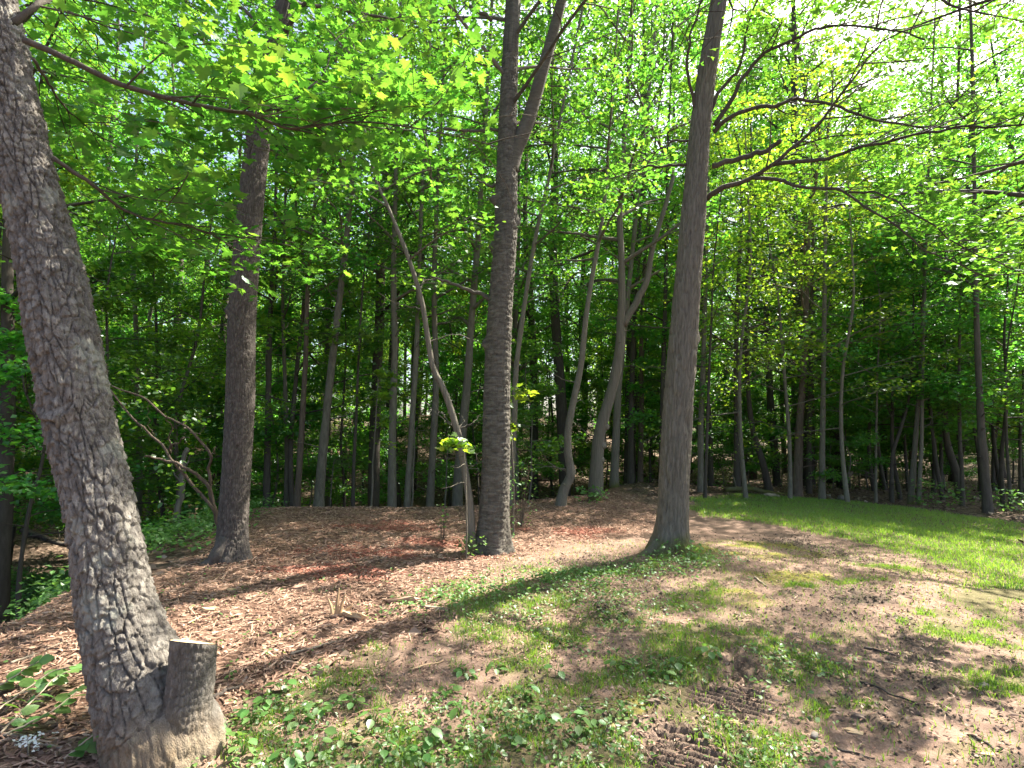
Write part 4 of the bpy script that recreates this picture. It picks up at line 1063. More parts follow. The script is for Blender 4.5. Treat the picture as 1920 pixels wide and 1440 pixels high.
# understorey set where the picture shows it
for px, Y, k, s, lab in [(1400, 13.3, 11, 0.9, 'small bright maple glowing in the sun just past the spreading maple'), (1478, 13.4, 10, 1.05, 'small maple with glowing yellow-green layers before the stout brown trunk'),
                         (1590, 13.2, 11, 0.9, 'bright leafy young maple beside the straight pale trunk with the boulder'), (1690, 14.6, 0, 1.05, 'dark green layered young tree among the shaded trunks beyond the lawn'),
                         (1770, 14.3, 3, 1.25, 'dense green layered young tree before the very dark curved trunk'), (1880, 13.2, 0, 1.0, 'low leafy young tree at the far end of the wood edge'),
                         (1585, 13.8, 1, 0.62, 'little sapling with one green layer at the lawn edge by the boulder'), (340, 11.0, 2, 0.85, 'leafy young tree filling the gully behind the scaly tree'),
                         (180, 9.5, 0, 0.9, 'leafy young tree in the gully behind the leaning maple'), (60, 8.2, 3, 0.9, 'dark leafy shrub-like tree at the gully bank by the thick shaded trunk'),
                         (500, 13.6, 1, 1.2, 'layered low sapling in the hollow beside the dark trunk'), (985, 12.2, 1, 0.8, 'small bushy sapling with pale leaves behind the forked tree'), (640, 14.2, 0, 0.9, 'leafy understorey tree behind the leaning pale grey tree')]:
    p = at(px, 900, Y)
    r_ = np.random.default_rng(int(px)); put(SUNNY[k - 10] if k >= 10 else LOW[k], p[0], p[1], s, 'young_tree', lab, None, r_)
# trees standing past the right end of the picture and behind, whose shade falls on the clearing
for i, (x, y, k, s) in enumerate([(14.5, 8.5, 1, 0.9), (13.0, 1.0, 4, 0.95), (-8.5, 3.0, 0, 0.9), (-9.5, 6.5, 3, 1.0), (22, 14, 4, 1.1), (20, 5, 0, 1.0)]):
    put(TALL[k], x, y, s, 'woodland_tree', tall_label(k, x, y), 'nearer woodland trees ' + region(x), np.random.default_rng(700 + i))

# the far woods that read as one green mass
rF = np.random.default_rng(8)
nF = 40000
aF = rF.uniform(-1.05, 1.05, nF); dF = rF.uniform(56, 84, nF); xF = dF * np.sin(aF); yF = dF * np.cos(aF)
hF = 17 * rF.beta(1.1, 1.3, nF); keepF = fbm(xF * 0.25 + aF * 9, hF * 0.3, 44, 3) > -0.22
PF = np.stack([xF, yF, gz(xF, yF) + hF + 1.5 * fbm(xF * 0.2, yF * 0.2, 45, 2)], -1)[keepF]
link('far_woods', leaf_mesh('far_woods', PF, 0.55, rF, LEAF_KITE, M_LEAF_DARK), None, label='far green woods closing the view behind the trunks', category='woods', kind='stuff')

# ================================================================== LOOSE COVER ON THE GROUND
rG = np.random.default_rng(77)
def sample(n, x0, x1, y0, y1, key, r, power=1.0, lo=0.02):
    """random ground points weighted by a cover mask, denser near the camera"""
    y = y0 + (y1 - y0) * r.uniform(0, 1, n) ** power; x = r.uniform(x0, x1, n)
    c = cover(x, y); w = key(c, x, y)
    ok = r.uniform(0, 1, n) < w
    x, y = x[ok], y[ok]
    return x, y, {k: v[ok] for k, v in c.items()}

def spindles(x, y, z, L, W, r, align=None, lift=0.3):
    """splinter shaped chips"""
    n = len(x)
    a = r.uniform(0, 2 * math.pi, n) if align is None else align + r.normal(0, 0.7, n)
    t = r.normal(0, lift, n)
    d = np.stack([np.cos(a) * np.cos(t), np.sin(a) * np.cos(t), np.sin(t)], -1)
    b = np.stack([-np.sin(a), np.cos(a), r.normal(0, 0.5, n)], -1); b /= np.linalg.norm(b, axis=1)[:, None]
    u = np.cross(d, b)
    c = np.stack([x, y, z], -1); L = L[:, None]; W = W[:, None]
    V = np.stack([c - d * L / 2 - b * W * 0.25, c - d * L / 2 + b * W * 0.3, c + d * L / 2 + b * W * 0.3, c + d * L / 2 - b * W * 0.15, c - d * L * 0.1 + u * W * 0.45 + b * W * 0.1, c + d * L * 0.2 - b * W * 0.55], 1)
    f = np.array([(0, 5, 4), (5, 3, 4), (3, 2, 4), (2, 1, 4), (1, 0, 4)])
    return V.reshape(-1, 3), (f[None] + (np.arange(n) * 6)[:, None, None]).reshape(-1, 3), np.repeat(r.beta(1.6, 1.8, n), 6)

def chips(name, label, n, key, mat, Lr, Wr, x0=-6, x1=3.2, y0=1.6, y1=13, power=1.2, cat='mulch'):
    x, y, c = sample(n, x0, x1, y0, y1, key, rG, power)
    L = rG.uniform(*Lr, len(x)) ** 1.0; L = Lr[0] + (Lr[1] - Lr[0]) * rG.beta(1.2, 3.5, len(x)); W = rG.uniform(*Wr, len(x))
    z = gz_fine(x, y, c) + 0.006 + rG.uniform(0, 0.012, len(x))
    V, T, a = spindles(x, y, z, L, W, rG, None, 0.22)
    link(name, make_mesh(name, V, T, None, [mat], {'rnd': a}), None, label=label, category=cat, kind='stuff')
    print(name, len(x))
chips('wood_chip_mulch', 'brown shredded wood chips spread under the near trees', 85000, lambda c, x, y: c['mulch'] * (1 - 0.75 * c['red']) * (0.55 + 0.45 * (y < 7)), M_CHIP, (0.025, 0.16), (0.006, 0.02))
chips('red_wood_chips', 'reddish wood chips lying in a streak before the forked tree', 42000, lambda c, x, y: 0.9 * c['red'], M_CHIP_RED, (0.025, 0.13), (0.006, 0.02), x0=-2.8, x1=2.0, y0=5.2, y1=9.2)
chips('stray_wood_chips', 'stray pale wood splinters scattered over the sparse turf and soil', 60000, lambda c, x, y: (1 - c['mulch']) * (1 - c['litter']) * (0.16 + 0.4 * (vnoise(x * 1.2, y * 1.2, 4) > 0.1) * (x < 1.2)) * (1 - 0.85 * c['lawn']), M_CHIP, (0.015, 0.10), (0.005, 0.016), x0=-3, x1=5, y0=1.9, y1=7, cat='wood chips')

def dead_leaves(name, label, n, key, size, x0, x1, y0, y1, power):
    x, y, c = sample(n, x0, x1, y0, y1, key, rG, power)
    P = np.stack([x, y, gz_fine(x, y, c) + 0.015], -1)
    V, T, a = leaf_soup(P, size, rG, LEAF_KITE, 0.5, 0.0)
    link(name, make_mesh(name, V, T, None, [M_LITTER], {'rnd': a}), None, label=label, category='leaf litter', kind='stuff'); print(name, len(x))
dead_leaves('leaf_litter', 'brown dead leaves covering the floor of the woods and gully', 38000, lambda c, x, y: c['litter'] * (y > 3) * 0.9, 0.11, -22, 24, 3, 36, 1.5)
dead_leaves('loose_dead_leaves', 'small dry leaf bits scattered over soil and turf', 30000, lambda c, x, y: (1 - c['litter']) * (0.4 + 0.4 * c['dark']) * (1 - 0.7 * c['lawn']), 0.026, -3.5, 6, 1.9, 8, 1.3)

# clods of churned soil
x, y, c = sample(45000, 0.0, 7.0, 1.7, 9.0, lambda c, x, y: 0.75 * c['dark'] + 0.03 * (1 - c['mulch']) * (1 - c['lawn']) * (1 - c['litter']), rG, 1.2)
n = len(x); s = (0.006 + 0.022 * rG.beta(1.2, 4, n))[:, None, None]
octv = np.array([(1, 0, 0), (-1, 0, 0), (0, 1, 0), (0, -1, 0), (0, 0, .8), (0, 0, -.6)], float)
octf = np.array([(0, 2, 4), (2, 1, 4), (1, 3, 4), (3, 0, 4), (2, 0, 5), (1, 2, 5), (3, 1, 5), (0, 3, 5)])
V = np.stack([x, y, gz_fine(x, y, c)], -1)[:, None] + s * (octv[None] * rG.uniform(0.6, 1.3, (n, 6, 1)))
M_CLOD = wood_mat('soil_clod', [(0.05, 0.037, 0.029), (0.10, 0.074, 0.056), (0.17, 0.125, 0.095)], 0.95)
link('soil_clods', make_mesh('soil_clods', V.reshape(-1, 3), (octf[None] + (np.arange(n) * 6)[:, None, None]).reshape(-1, 3), None, [M_CLOD], {'rnd': np.repeat(rG.uniform(0, 1, n), 6)}), None, label='small dark clods of churned soil in the worn tracks', category='soil', kind='stuff')
print('clods', n)

# grass
def grass(name, label, n, key, hgt, wid, x0, x1, y0, y1, power):
    x, y, c = sample(n, x0, x1, y0, y1, key, rG, power)
    n = len(x); z = gz_fine(x, y, c) - 0.004
    a = rG.uniform(0, 2 * math.pi, n); h = hgt * rG.uniform(0.5, 1.3, n); w = wid * rG.uniform(0.7, 1.3, n)
    lean = rG.uniform(0.1, 0.9, n) * h; la = rG.uniform(0, 2 * math.pi, n)
    P = np.stack([x, y, z], -1); side = np.stack([np.cos(a), np.sin(a), 0 * a], -1) * w[:, None] / 2
    ld = np.stack([np.cos(la), np.sin(la), 0 * la], -1) * lean[:, None]; up = np.array([0, 0, 1.0])
    V = np.stack([P - side, P + side, P + 0.35 * ld + up * h[:, None] * 0.6 + side * 0.8, P + 0.35 * ld + up * h[:, None] * 0.6 - side * 0.8, P + ld + up * h[:, None] * 0.95], 1)
    i = (np.arange(n) * 5)[:, None]
    T = np.concatenate([i + np.array([[0, 1, 2]]), i + np.array([[0, 2, 3]]), i + np.array([[3, 2, 4]])])
    dry = np.clip(rG.beta(2, 2.5, n) + 0.25 * (rG.uniform(0, 1, n) < 0.08), 0, 1)
    link(name, make_mesh(name, V.reshape(-1, 3), T, None, [M_GRASS], {'rnd': np.repeat(dry, 5)}), None, label=label, category='grass', kind='stuff'); print(name, n)
grass('lawn_grass', 'mown green lawn grass between the clearing and the woods', 150000, lambda c, x, y: c['lawn'], 0.055, 0.007, 2.0, 12.5, 5.5, 16.5, 1.1)
grass('sparse_turf', 'thin patchy grass growing through the bare soil and chips', 420000, lambda c, x, y: c['grass'] * (1 - c['lawn']) * 0.9 * smooth(-0.25, 0.2, fbm(x * 6, y * 6, 92)) + 0.045 * (1 - c['litter']) * (1 - c['mulch']) * (1 - c['lawn']), 0.042, 0.0048, -3.0, 5.6, 1.9, 7.6, 1.25)

# low broad-leaved weeds
def weeds(name, label, n, key, size, hgt, x0, x1, y0, y1, power, tmpl=LEAF_OVAL, per=6, mat=None, rad=0.07):
    x, y, c = sample(n, x0, x1, y0, y1, key, rG, power)
    z = gz_fine(x, y, c); k = len(x)
    o = rG.normal(0, rad, (k, per, 2)); hh = rG.uniform(0.15, 1.0, (k, per)) * hgt * rG.uniform(0.5, 1.3, (k, 1))
    P = np.stack([x[:, None] + o[..., 0], y[:, None] + o[..., 1], z[:, None] + hh], -1).reshape(-1, 3)
    V, T, a = leaf_soup(P, size, rG, tmpl, 0.42, 0.2)
    link(name, make_mesh(name, V, T, None, [mat or M_WEED], {'rnd': a}), None, label=label, category='weeds', kind='stuff'); print(name, k * per)
weeds('low_weeds', 'low round-leaved weeds carpeting the foreground between chips and soil', 17000, lambda c, x, y: (c['weedy'] * 0.75 * smooth(-0.12, 0.25, fbm(x * 2.2, y * 2.2, 33) + 0.25 * (y < 3.4) - 0.05) + 0.02 * c['mulch'] * (y < 6)) * (1 - c['lawn']), 0.031, 0.045, -3.5, 4.0, 1.5, 7.4, 1.15, per=5, rad=0.05)
weeds('fine_weeds', 'fine low weeds along the shaded strip before the spreading maple', 3500, lambda c, x, y: np.exp(-((y - 5.6 - 0.42 * (x - 0.5)) / 0.28) ** 2) * smooth(-1.3, -0.4, x) * (1 - smooth(2.0, 2.8, x)), 0.035, 0.09, -1.5, 3.0, 4.6, 7.4, 1.0, per=6, rad=0.05)
weeds('gully_weeds', 'lush green weeds covering the bank of the gully', 9500, lambda c, x, y: c['litter'] * (x < -3.6) * smooth(-0.2, 0.25, fbm(x * 0.7, y * 0.7, 35) + 0.12) * (y < 17), 0.075, 0.28, -12, -3.4, 3.6, 17, 1.0, LEAF_KITE, 8, M_WEED, 0.16)
weeds('floor_seedlings', 'scattered green seedlings on the brown floor of the woods', 1800, lambda c, x, y: c['litter'] * (x > -3.6) * (y > 10) * smooth(0.0, 0.3, fbm(x * 0.5, y * 0.5, 37)), 0.09, 0.35, -4, 20, 10, 34, 1.2, LEAF_KITE, 8, M_LEAF, 0.2)

# ================================================================== SMALL SINGLE THINGS
def stick(p0, p1, rad, mat, label, name='stick', bend=0.02, group=None, forks=0, lift=0.01, cat='stick'):
    a = np.array(p0, float); b = np.array(p1, float)
    r = np.random.default_rng(int(abs(a[0] * 997 + a[1] * 313)) + 1)
    n = 7; P = np.array([a + (b - a) * i / (n - 1) for i in range(n)])
    L = np.linalg.norm(b - a); P[1:-1, :2] += r.normal(0, bend * L, (n - 2, 2))
    P[:, 2] = np.maximum(P[:, 2], gz_fine(P[:, 0], P[:, 1])) + rad * 0.6 + lift * 0
    s_ = Soup(); taper_branch(s_, P, rad, rad * 0.5, 7, rad * 0.8, 2)
    for k in range(forks):
        j = r.integers(2, 5); d = (b - a) / L; sd = np.array([-d[1], d[0], 0.15]) * r.choice([-1, 1])
        taper_branch(s_, [P[j], P[j] + (d * 0.6 + sd * 0.5) * L * 0.18, P[j] + (d + sd * 0.7) * L * 0.3], rad * 0.6, rad * 0.25, 6, 0.003, 3)
    c = P[0]
    o = link(name, s_.mesh(name, [mat], True, c), None, c, label=label, category=cat)
    if group: o['group'] = group
    return o
def gp(px, py): return ground_at(px, py)
for p0, p1, rad, m, lab, fk in [
    ((1613, 1280), (1735, 1326), 0.008, M_STICK_DARK, 'long thin dark stick lying on the bare soil', 0),
    ((1620, 1216), (1688, 1232), 0.010, M_STICK_DARK, 'short dark stick on the bare soil beside a pale wood sliver', 0),
    ((1645, 1240), (1686, 1247), 0.006, M_STICK_PALE, 'thin tan twig lying near the short dark stick', 0),
    ((1570, 1408), (1640, 1424), 0.006, M_STICK_DARK, 'thin crooked twig on the soil below the tread marks', 1),
    ((398, 1312), (452, 1286), 0.016, M_STICK_DARK, 'curved dark stick lying against the sawn stub', 0),
    ((1080, 1325), (1180, 1345), 0.004, M_STICK_PALE, 'thin forked twig on mossy soil in the foreground', 1),
    ((1068, 1142), (1085, 1150), 0.006, M_STICK_PALE, 'small pale twig on the dark strip of soil before the spreading maple', 0),
    ((990, 950), (1036, 932), 0.012, M_STICK_PALE, 'bare curved branch lying by the elbowed slim tree', 1),
    ((0, 1380), (115, 1405), 0.011, M_STICK_PALE, 'peeled pale branch lying among the cut leaves', 1),
    ((1815, 1378), (1880, 1415), 0.009, M_STICK_DARK, 'dark short stick pressed into churned soil', 0),
    ((1415, 1085), (1436, 1100), 0.012, M_STICK_PALE, 'pale stub of wood on mossy soil past the spreading maple', 0),
    ((545, 1228), (640, 1200), 0.009, M_STICK_PALE, 'long pale splinter among the brown chips', 0),
    ((20, 1245), (120, 1210), 0.010, M_STICK_PALE, 'long tan splinter on the mulch left of the leaning maple', 0),
    ((770, 1258), (830, 1240), 0.009, M_WOOD, 'bright split wood strip at the edge of the mulch', 0)]:
    stick(gp(*p0), gp(*p1), rad, m, lab, forks=fk)

def slab(px, py, L, W, H, mat, label, name='wood_chunk', rz=0.0, tilt=0.0, cat='wood chunk', seed=0, group=None, split=True):
    """an irregular split chunk, bark scrap or stone"""
    r = np.random.default_rng(seed + int(px * 7 + py)); p = gp(px, py)
    n = 10; a = np.linspace(0, 2 * math.pi, n, endpoint=False)
    V = []; T = []
    for k, (f, z) in enumerate([(0.92, 0), (1.0, 0.45), (0.82, 1.0)]):
        w = f * (1 + (0.25 if split else 0.12) * r.normal(0, 1, n))
        V += [(L / 2 * np.sign(np.cos(t)) * abs(np.cos(t)) ** 0.6 * w[i], W / 2 * np.sign(np.sin(t)) * abs(np.sin(t)) ** 0.6 * w[i], H * z + H * 0.15 * r.normal()) for i, t in enumerate(a)]
    V += [(0, 0, H * 1.02), (0, 0, 0)]
    Q = ring_quads(3, n); T = [(2 * n + i, 2 * n + (i + 1) % n, 3 * n) for i in range(n)] + [((i + 1) % n, i, 3 * n + 1) for i in range(n)]
    me = make_mesh(name, np.array(V), T, Q, [mat], {'rnd': r.uniform(0.1, 0.9, len(V))}, not split)
    o = link(name, me, None, (p[0], p[1], float(gz_fine(np.array([p[0]]), np.array([p[1]]))[0]) - 0.1 * H), label=label, category=cat)
    o.rotation_euler = (tilt, r.normal(0, 0.1), rz)
    if group: o['group'] = group
    return o
slab(1702, 1228, 0.075, 0.03, 0.012, M_WOOD, 'pale wood sliver on the bare soil at the end of the short dark stick', 'wood_sliver', -0.9, 0.1)
slab(1612, 1350, 0.075, 0.032, 0.022, M_LITTER, 'brown bark scrap lying on patchy turf right of the tread marks', 'bark_scrap', -0.6, 0.1, 'bark')
slab(1380, 1362, 0.06, 0.03, 0.014, M_WOOD, 'flat pale chip at the lower edge of the ribbed tread mark', 'wood_sliver', -0.7, 0.2)
slab(1420, 1388, 0.055, 0.03, 0.02, M_STONE, 'small grey stone on bare soil between the tread marks', 'stone', 0.3, 0, 'stone', split=False)
slab(1528, 1385, 0.05, 0.035, 0.018, M_STONE, 'small flat stone on the pink soil below the tread marks', 'stone', 0.8, 0, 'stone', split=False)
slab(1845, 1288, 0.07, 0.04, 0.025, M_STONE, 'tan stone at the edge of a turf patch', 'stone', 0.2, 0, 'stone', split=False)
slab(1600, 1375, 0.07, 0.035, 0.012, M_WOOD, 'thin tan wood flake on the bare soil near two stones', 'wood_sliver', -0.6, 0.1)
slab(1856, 1418, 0.08, 0.03, 0.012, M_WOOD, 'long pale wood flake on dark churned soil', 'wood_sliver', -0.5, 0.1)
slab(1198, 1265, 0.05, 0.03, 0.012, M_WOOD, 'small orange wood flake among green weeds', 'wood_sliver', 0.1, 0.1)
slab(1225, 1318, 0.09, 0.035, 0.03, M_LITTER, 'brown curled bark piece on bare soil by the weeds', 'bark_scrap', -0.15, 0.2, 'bark')
slab(905, 1362, 0.10, 0.05, 0.02, M_LITTER, 'curled brown dead leaf scrap in the middle of the weeds', 'bark_scrap', 0.4, 0.3, 'bark')
slab(925, 1385, 0.10, 0.025, 0.012, M_WOOD, 'tan splinter standing in the foreground weeds', 'wood_sliver', 1.3, 0.3)
slab(1150, 1372, 0.06, 0.022, 0.02, M_WOOD, 'orange wood block on mossy soil left of the tread marks', 'wood_sliver', 1.4, 0.0)
slab(745, 1128, 0.30, 0.06, 0.05, M_CHIP, 'brown split log piece at the edge of the mulch', 'split_log', 0.1, 0.0)
slab(655, 1160, 0.28, 0.045, 0.04, M_WOOD, 'splintered strip of wood lying flat behind the upright splinter', 'split_log', -0.35, 0.0)
slab(810, 1140, 0.22, 0.035, 0.03, M_STICK_PALE, 'pale grey split stick before the dark strip of weeds', 'split_log', -0.2, 0.0)
slab(560, 1105, 0.16, 0.06, 0.03, M_CHIP, 'flat brown wood flake on the mulch', 'wood_sliver', 0.3, 0.1)
slab(437, 1105, 0.14, 0.05, 0.02, M_WOOD, 'pale flake of wood lying in the mulch below the scaly tree', 'wood_sliver', 0.2, 0.1)
slab(395, 1146, 0.15, 0.06, 0.03, M_WOOD, 'pale oblong wood flake in the mulch right of the leaning maple', 'wood_sliver', 0.2, 0.1)
slab(1448, 932, 0.4, 0.12, 0.08, M_STICK_PALE, 'weathered log end lying at the wood edge', 'split_log', 0.1, 0.0)
slab(1580, 936, 0.26, 0.2, 0.1, M_STONE, 'pale rounded boulder at the wood edge by the little sapling', 'boulder', 0.3, 0, 'boulder', split=False)
slab(1553, 932, 0.18, 0.14, 0.07, M_STONE, 'small stone right beside the straight pale trunk', 'boulder', 0.9, 0, 'boulder', split=False)
# upright splinter
pu = gp(630, 1158); s_ = Soup()
for k, (dx, dh, w, l) in enumerate([(0, 0.24, 0.016, 0.02), (0.02, 0.19, 0.014, 0.05), (-0.025, 0.15, 0.013, -0.05), (0.04, 0.10, 0.012, 0.09)]):
    V, T, Q = tube(np.array([pu + [dx, 0.01 * k, -0.03], pu + [dx + l * 0.5, 0.01 * k, dh * 0.6], pu + [dx + l, 0.01 * k, dh]]), np.array([w * 1.2, w, w * 0.35]), 5); s_.add(V, T, Q, 0.3 + 0.15 * k)
link('splintered_stub', s_.mesh('splintered_stub', [M_WOOD], False, pu), None, pu, label='upright splintered wood stub poking out of the mulch', category='wood chunk')

# fallen logs and deadwood
def log(p0, p1, r0, r1, label, mat, forks=0, lift=0.0, name='fallen_log'):
    a, b = gp(*p0), gp(*p1); a[2] += r0 * 0.7 + lift; b[2] += r1 * 0.7 + lift
    s_ = Soup(); P = [a, a + (b - a) * 0.35 + [0, 0, 0.04], a + (b - a) * 0.7 + [0, 0, -0.02], b]
    Qp = taper_branch(s_, P, r0, r1, 10, 0.06, p0[0] % 7)
    r = np.random.default_rng(p0[0])
    for k in range(forks):
        j = r.integers(3, len(Qp) - 2); taper_branch(s_, [Qp[j], Qp[j] + r.normal(0, 0.15, 3) + [0, 0, 0.2], Qp[j] + r.normal(0, 0.3, 3) + [0, 0, 0.45]], r1 * 0.5, r1 * 0.2, 6, 0.03, 3)
    link(name, s_.mesh(name, [mat], True, a), None, a, label=label, category='log')
log((0, 985), (130, 1025), 0.11, 0.07, 'mossy fallen log lying down the gully bank behind the leaning maple', M_BARK_K, 2)
log((55, 935), (125, 922), 0.08, 0.06, 'sunlit pale log on the gully floor', M_BARK_G, 0)
log((50, 950), (120, 945), 0.07, 0.05, 'second pale log on the gully floor beneath the sunlit one', M_BARK_R, 0)
log((255, 870), (410, 862), 0.12, 0.07, 'long dead trunk lying across the hollow behind the bare arching shrub', M_BARK_K, 4)
log((1585, 925), (1610, 885), 0.09, 0.05, 'leaning deadwood pole in the shade behind the boulder', M_BARK_R, 0, 0.3)
log((1860, 915), (1915, 930), 0.10, 0.07, 'dark log on the forest floor past the stout flared trunk', M_BARK_K, 1)
log((1360, 922), (1480, 928), 0.07, 0.05, 'grey deadwood along the edge of the lawn', M_BARK_D, 2)
log((660, 868), (760, 848), 0.09, 0.05, 'grey log lying on the brown hillside across the hollow', M_BARK_G, 1)
log((985, 905), (1045, 900), 0.08, 0.05, 'dark deadwood in the hollow behind the elbowed tree', M_BARK_K, 3)

# bare arching shrub by the gully
bs = gp(415, 1000); bs = at(412, 985, 7.0); bs[2] = gz(bs[0], bs[1])
shrub = thing('arching_shrub', 'shrub of bare arching brown stems leaning from the scaly tree over the gully', 'shrub', bs)
for pts, r0 in [([(414, 1000), (398, 960), (340, 885), (300, 830), (250, 780), (195, 722)], 0.026), ([(414, 985), (385, 910), (345, 875), (300, 858), (270, 856)], 0.03), ([(412, 975), (392, 925), (388, 880), (393, 855), (360, 812), (310, 780), (262, 740), (205, 725)], 0.024),
                ([(393, 855), (404, 840)], 0.012), ([(320, 850), (316, 820), (320, 795), (310, 780)], 0.012), ([(318, 845), (335, 825), (352, 820)], 0.012), ([(356, 812), (375, 810), (380, 790), (365, 775)], 0.006), ([(290, 815), (275, 790), (282, 750)], 0.006)]:
    s_ = Soup(); taper_branch(s_, px_path(pts, 7.0, -0.5), r0, r0 * 0.35, 7, 0.05, pts[0][0] % 5)
    link('stem', s_.mesh('arching_stem', [M_BARK_R], True, bs), shrub)
rr = np.random.default_rng(4)
LS = np.concatenate([spray(at(px, py, 6.8), 0.25, 26, rr) for px, py in [(205, 725), (225, 745), (320, 870), (330, 905), (350, 925), (285, 745), (380, 780), (240, 700), (300, 720), (200, 780)]])
link('foliage', leaf_mesh('shrub_leaves', LS, 0.07, rr, LEAF_OVAL, M_LEAF, bs), shrub)

# thin bare poles and saplings near the crest
for i, (pts, Y, w, lab) in enumerate([([(696, 958), (698, 900), (703, 800), (708, 720), (712, 690)], 11.2, 4.5, 'thin pale whip of a sapling on the crest with one leafy side twig'),
        ([(772, 958), (774, 900), (778, 820), (782, 800)], 12.0, 4, 'thin white-barked whip at the foot of the slim leaning grey tree'),
        ([(875, 1015), (873, 950), (872, 880), (866, 835)], 6.6, 4, 'thin straight whip in front of the crooked tree with a spray of bright leaves'),
        ([(834, 955), (836, 900), (839, 840)], 12.2, 4, 'short bare whip between the slim pale tree and the crooked tree'),
        ([(962, 985), (962, 900), (958, 800), (955, 720)], 8.0, 6, 'thin dark sapling hugging the far side of the forked tree'),
        ([(618, 925), (624, 880), (629, 860)], 12.5, 3, 'short leaning whip beside the leaning pale tree')]):
    P = px_path(pts, Y); P[0][2] = gz(P[0][0], P[0][1]) - 0.1; b = P[0].copy(); b[2] += 0.1
    t = thing('sapling', lab, 'sapling', b); s_ = Soup(); Qp = taper_branch(s_, P, w * Y / F / 2, w * Y / F / 5, 6, 0.02, i)
    r = np.random.default_rng(i + 60); tips = []
    twigs_on(Qp, r, s_, tips, 5, 0.35, 0.5, 0.004, 0.2, rad=0.14)
    link('stem', s_.mesh('sapling_stem', [M_BARK_G], True, b), t)
    if i in (0, 2, 4):
        if i == 0: tips += [(at(px, py, 11.0), 0.22) for px, py in [(690, 822), (705, 826), (725, 835), (740, 840)]]
        if i == 2: tips = [(at(px, py, 6.4), 0.13) for px, py in [(846, 828), (858, 824), (838, 832), (866, 836)]]
        L = crown_points(tips, 10 if i != 2 else 16, r)
        link('foliage', leaf_mesh('sapling_leaves', L, 0.085, r, LEAF_MAPLE, M_LEAF_YEL, b), t)

# leafy shoots at the feet of the near trees
for i, (px, py, Y, rad, n, h, lab) in enumerate([(880, 1035, 6.75, 0.20, 90, 0.22, 'tuft of green leaves at the foot of the crooked tree'), (955, 985, 7.5, 0.15, 70, 0.9, 'pale green shoots climbing beside the forked tree'), (830, 985, 7.6, 0.08, 26, 0.5, 'little drooping bright green shoot left of the crooked tree'),
        (1110, 940, 11.2, 0.35, 90, 0.3, 'fern-like green tuft at the foot of the gnarled tree'), (1270, 1040, 6.6, 0.30, 110, 0.16, 'pale leafy tuft at the mossy foot of the spreading maple'), (975, 870, 8.6, 0.3, 150, 1.1, 'pale leafy shoots rising behind the forked tree trunk'), (1755, 940, 13.0, 0.5, 160, 0.6, 'low pale bush in the shade beyond the lawn'), (1905, 955, 12.0, 0.4, 130, 0.5, 'low sunlit bush at the end of the wood edge')]):
    p = at(px, py, Y); b = np.array([p[0], p[1], float(gz(p[0], p[1]))]); r = np.random.default_rng(80 + i)
    t = thing('leafy_shoots', lab, 'plant', b); s_ = Soup()
    for k in range(7):
        a = r.uniform(0, 6.28); e = b + [rad * 0.8 * math.cos(a), rad * 0.8 * math.sin(a), h * r.uniform(0.6, 1.0)]
        taper_branch(s_, [b + [0.02 * math.cos(a), 0.02 * math.sin(a), -0.03], (b + e) / 2 + [0, 0, 0.1 * h], e], 0.005, 0.002, 5, 0.01, k)
    link('stem', s_.mesh('shoot_stems', [M_BARK_R], True, b), t)
    a = r.uniform(0, 6.28, n); q = rad * np.sqrt(r.uniform(0, 1, n)); P = np.stack([b[0] + q * np.cos(a), b[1] + q * np.sin(a), b[2] + 0.03 + h * r.uniform(0, 1, n) ** 0.8], -1)
    link('foliage', leaf_mesh('shoot_leaves', P, 0.05 if Y < 9 else 0.09, r, LEAF_OVAL, M_WEED, b), t)

# cut leafy branches and seedlings in the foreground, leaf by leaf
OV = []
for kq in range(4):
    vv = LEAF_OVAL[0].copy(); vv[:, 2] -= 0.12 * vv[:, 0] ** 2; vv[:, 1] *= 1.15
    OV.append(make_mesh('broad_leaf', vv, LEAF_OVAL[1], None, [M_WEED], {'rnd': np.full(9, 0.2 + 0.22 * kq)}, True))
def put_leaf(t, base, p, size, az, pitch, roll, r):
    o = link('leaf', OV[r.integers(0, 4)], t, np.asarray(p) - base); o.rotation_euler = (roll, pitch, az); o.scale = (size, size, size)
def leafy_branch(label, lines, n, size, seed, hover=0.06):
    r = np.random.default_rng(seed); b = gp(*lines[0][0]); t = thing('cut_branch', label, 'branch', b); s_ = Soup()
    for ln in lines:
        P = [gp(*q) + [0, 0, hover * (0.3 + 1.2 * i / (len(ln) - 1))] for i, q in enumerate(ln)]
        Qp = taper_branch(s_, P, 0.006, 0.0025, 6, 0.01, seed)
        T = np.gradient(Qp, axis=0)
        for k in range(n):
            j = min(len(Qp) - 1, int((0.1 + 0.9 * (k + 0.5) / n) * len(Qp))); az = math.atan2(T[j][1], T[j][0])
            put_leaf(t, b, Qp[j], size * r.uniform(0.7, 1.15), az + (1 if k % 2 else -1) * r.uniform(0.5, 1.2), r.normal(0.1, 0.3), r.normal(0, 0.5), r)
    link('stem', s_.mesh('cut_stem', [M_STICK_PALE], True, b), t)
leafy_branch('cut leafy branch with oval leaves lying left of the leaning maple', [[(-10, 1345), (40, 1318), (90, 1295), (140, 1290)], [(0, 1385), (50, 1345), (95, 1310), (130, 1300)], [(-10, 1300), (30, 1290), (75, 1280)], [(5, 1390), (60, 1375), (110, 1360), (145, 1340)]], 16, 0.085, 1, 0.09)
leafy_branch('cut leafy branch drooping at the very foot of the leaning maple', [[(225, 1440), (245, 1400), (255, 1370), (262, 1335)], [(215, 1440), (235, 1415), (270, 1395), (295, 1410)], [(190, 1440), (220, 1420), (240, 1400)], [(120, 1438), (165, 1428), (210, 1425)]], 12, 0.095, 2, 0.12)
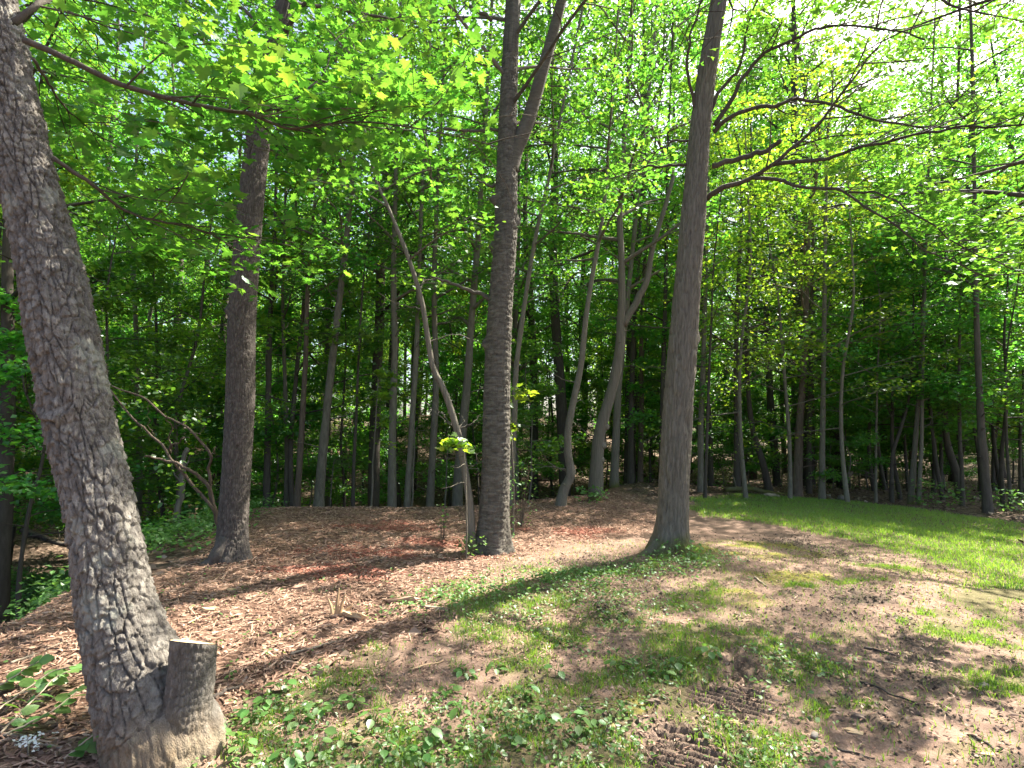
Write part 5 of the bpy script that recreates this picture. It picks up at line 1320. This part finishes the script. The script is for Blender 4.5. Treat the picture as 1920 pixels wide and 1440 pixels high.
FLOW = link('white_blossom', None, None, gp(60, 1410) + [0, 0, 0.05], label='cluster of small white blossoms by the peeled branch', category='flower')
pm = make_mesh('petal', np.array([(0, 0, 0), (0.5, 0.35, 0.05), (1, 0, 0), (0.5, -0.35, 0.05)]) * 0.02, [(0, 2, 1), (0, 3, 2)], None, [M_PETAL], {'rnd': np.full(4, 0.5)})
rf = np.random.default_rng(3)
for k in range(16):
    c = rf.normal(0, 0.035, 3) * [1.3, 1, 0.5]
    for q in range(4):
        o = link('petal', pm, FLOW, c); o.rotation_euler = (rf.normal(0, 0.4), rf.normal(0, 0.4), q * 1.57 + rf.normal(0, 0.2))
rp = np.random.default_rng(15)
spots = [(412, 1385), (500, 1325), (530, 1300), (640, 1400), (700, 1360), (790, 1425), (800, 1395), (860, 1345), (1085, 1378), (1110, 1365), (960, 1400), (560, 1360), (600, 1335), (470, 1360), (720, 1420), (455, 1420), (870, 1265), (1240, 1270), (1270, 1255), (930, 1260), (985, 1310), (1045, 1270), (840, 1300), (660, 1330), (1020, 1355), (1160, 1255), (590, 1420), (540, 1435), (350, 1430), (1330, 1235)]
for i, (px, py) in enumerate(spots):
    b = gp(px, py); b[2] = float(gz_fine(np.array([b[0]]), np.array([b[1]]))[0])
    t = thing('broadleaf_seedling', 'small broad-leaved seedling growing ' + ('in the weeds right of the sawn stub' if px < 680 else 'among the weeds left of the tread marks' if px > 1000 else 'in the thickest foreground weeds'), 'plant', b, 'broad-leaved seedlings in the foreground')
    s_ = Soup(); k = rp.integers(5, 9); h = rp.uniform(0.05, 0.11)
    for q in range(k):
        a = q * 2.4 + rp.normal(0, 0.3); hh = h * (0.4 + 0.6 * q / k); rr_ = 0.035 * rp.uniform(0.5, 1.3)
        p = b + [rr_ * math.cos(a), rr_ * math.sin(a), hh]
        taper_branch(s_, [b + [0, 0, -0.01], (b + p) / 2 + [0, 0, 0.2 * h], p], 0.0022, 0.0014, 5, 0.0, q)
        put_leaf(t, b, p, rp.uniform(0.045, 0.075), a, rp.normal(0.15, 0.25), rp.normal(0, 0.25), rp)
    link('stem', s_.mesh('seedling_stem', [M_WEED], True, b), t)

tri = sum(len(m.polygons) for m in bpy.data.meshes)
print('unique polygons', tri, 'objects', len(bpy.data.objects))
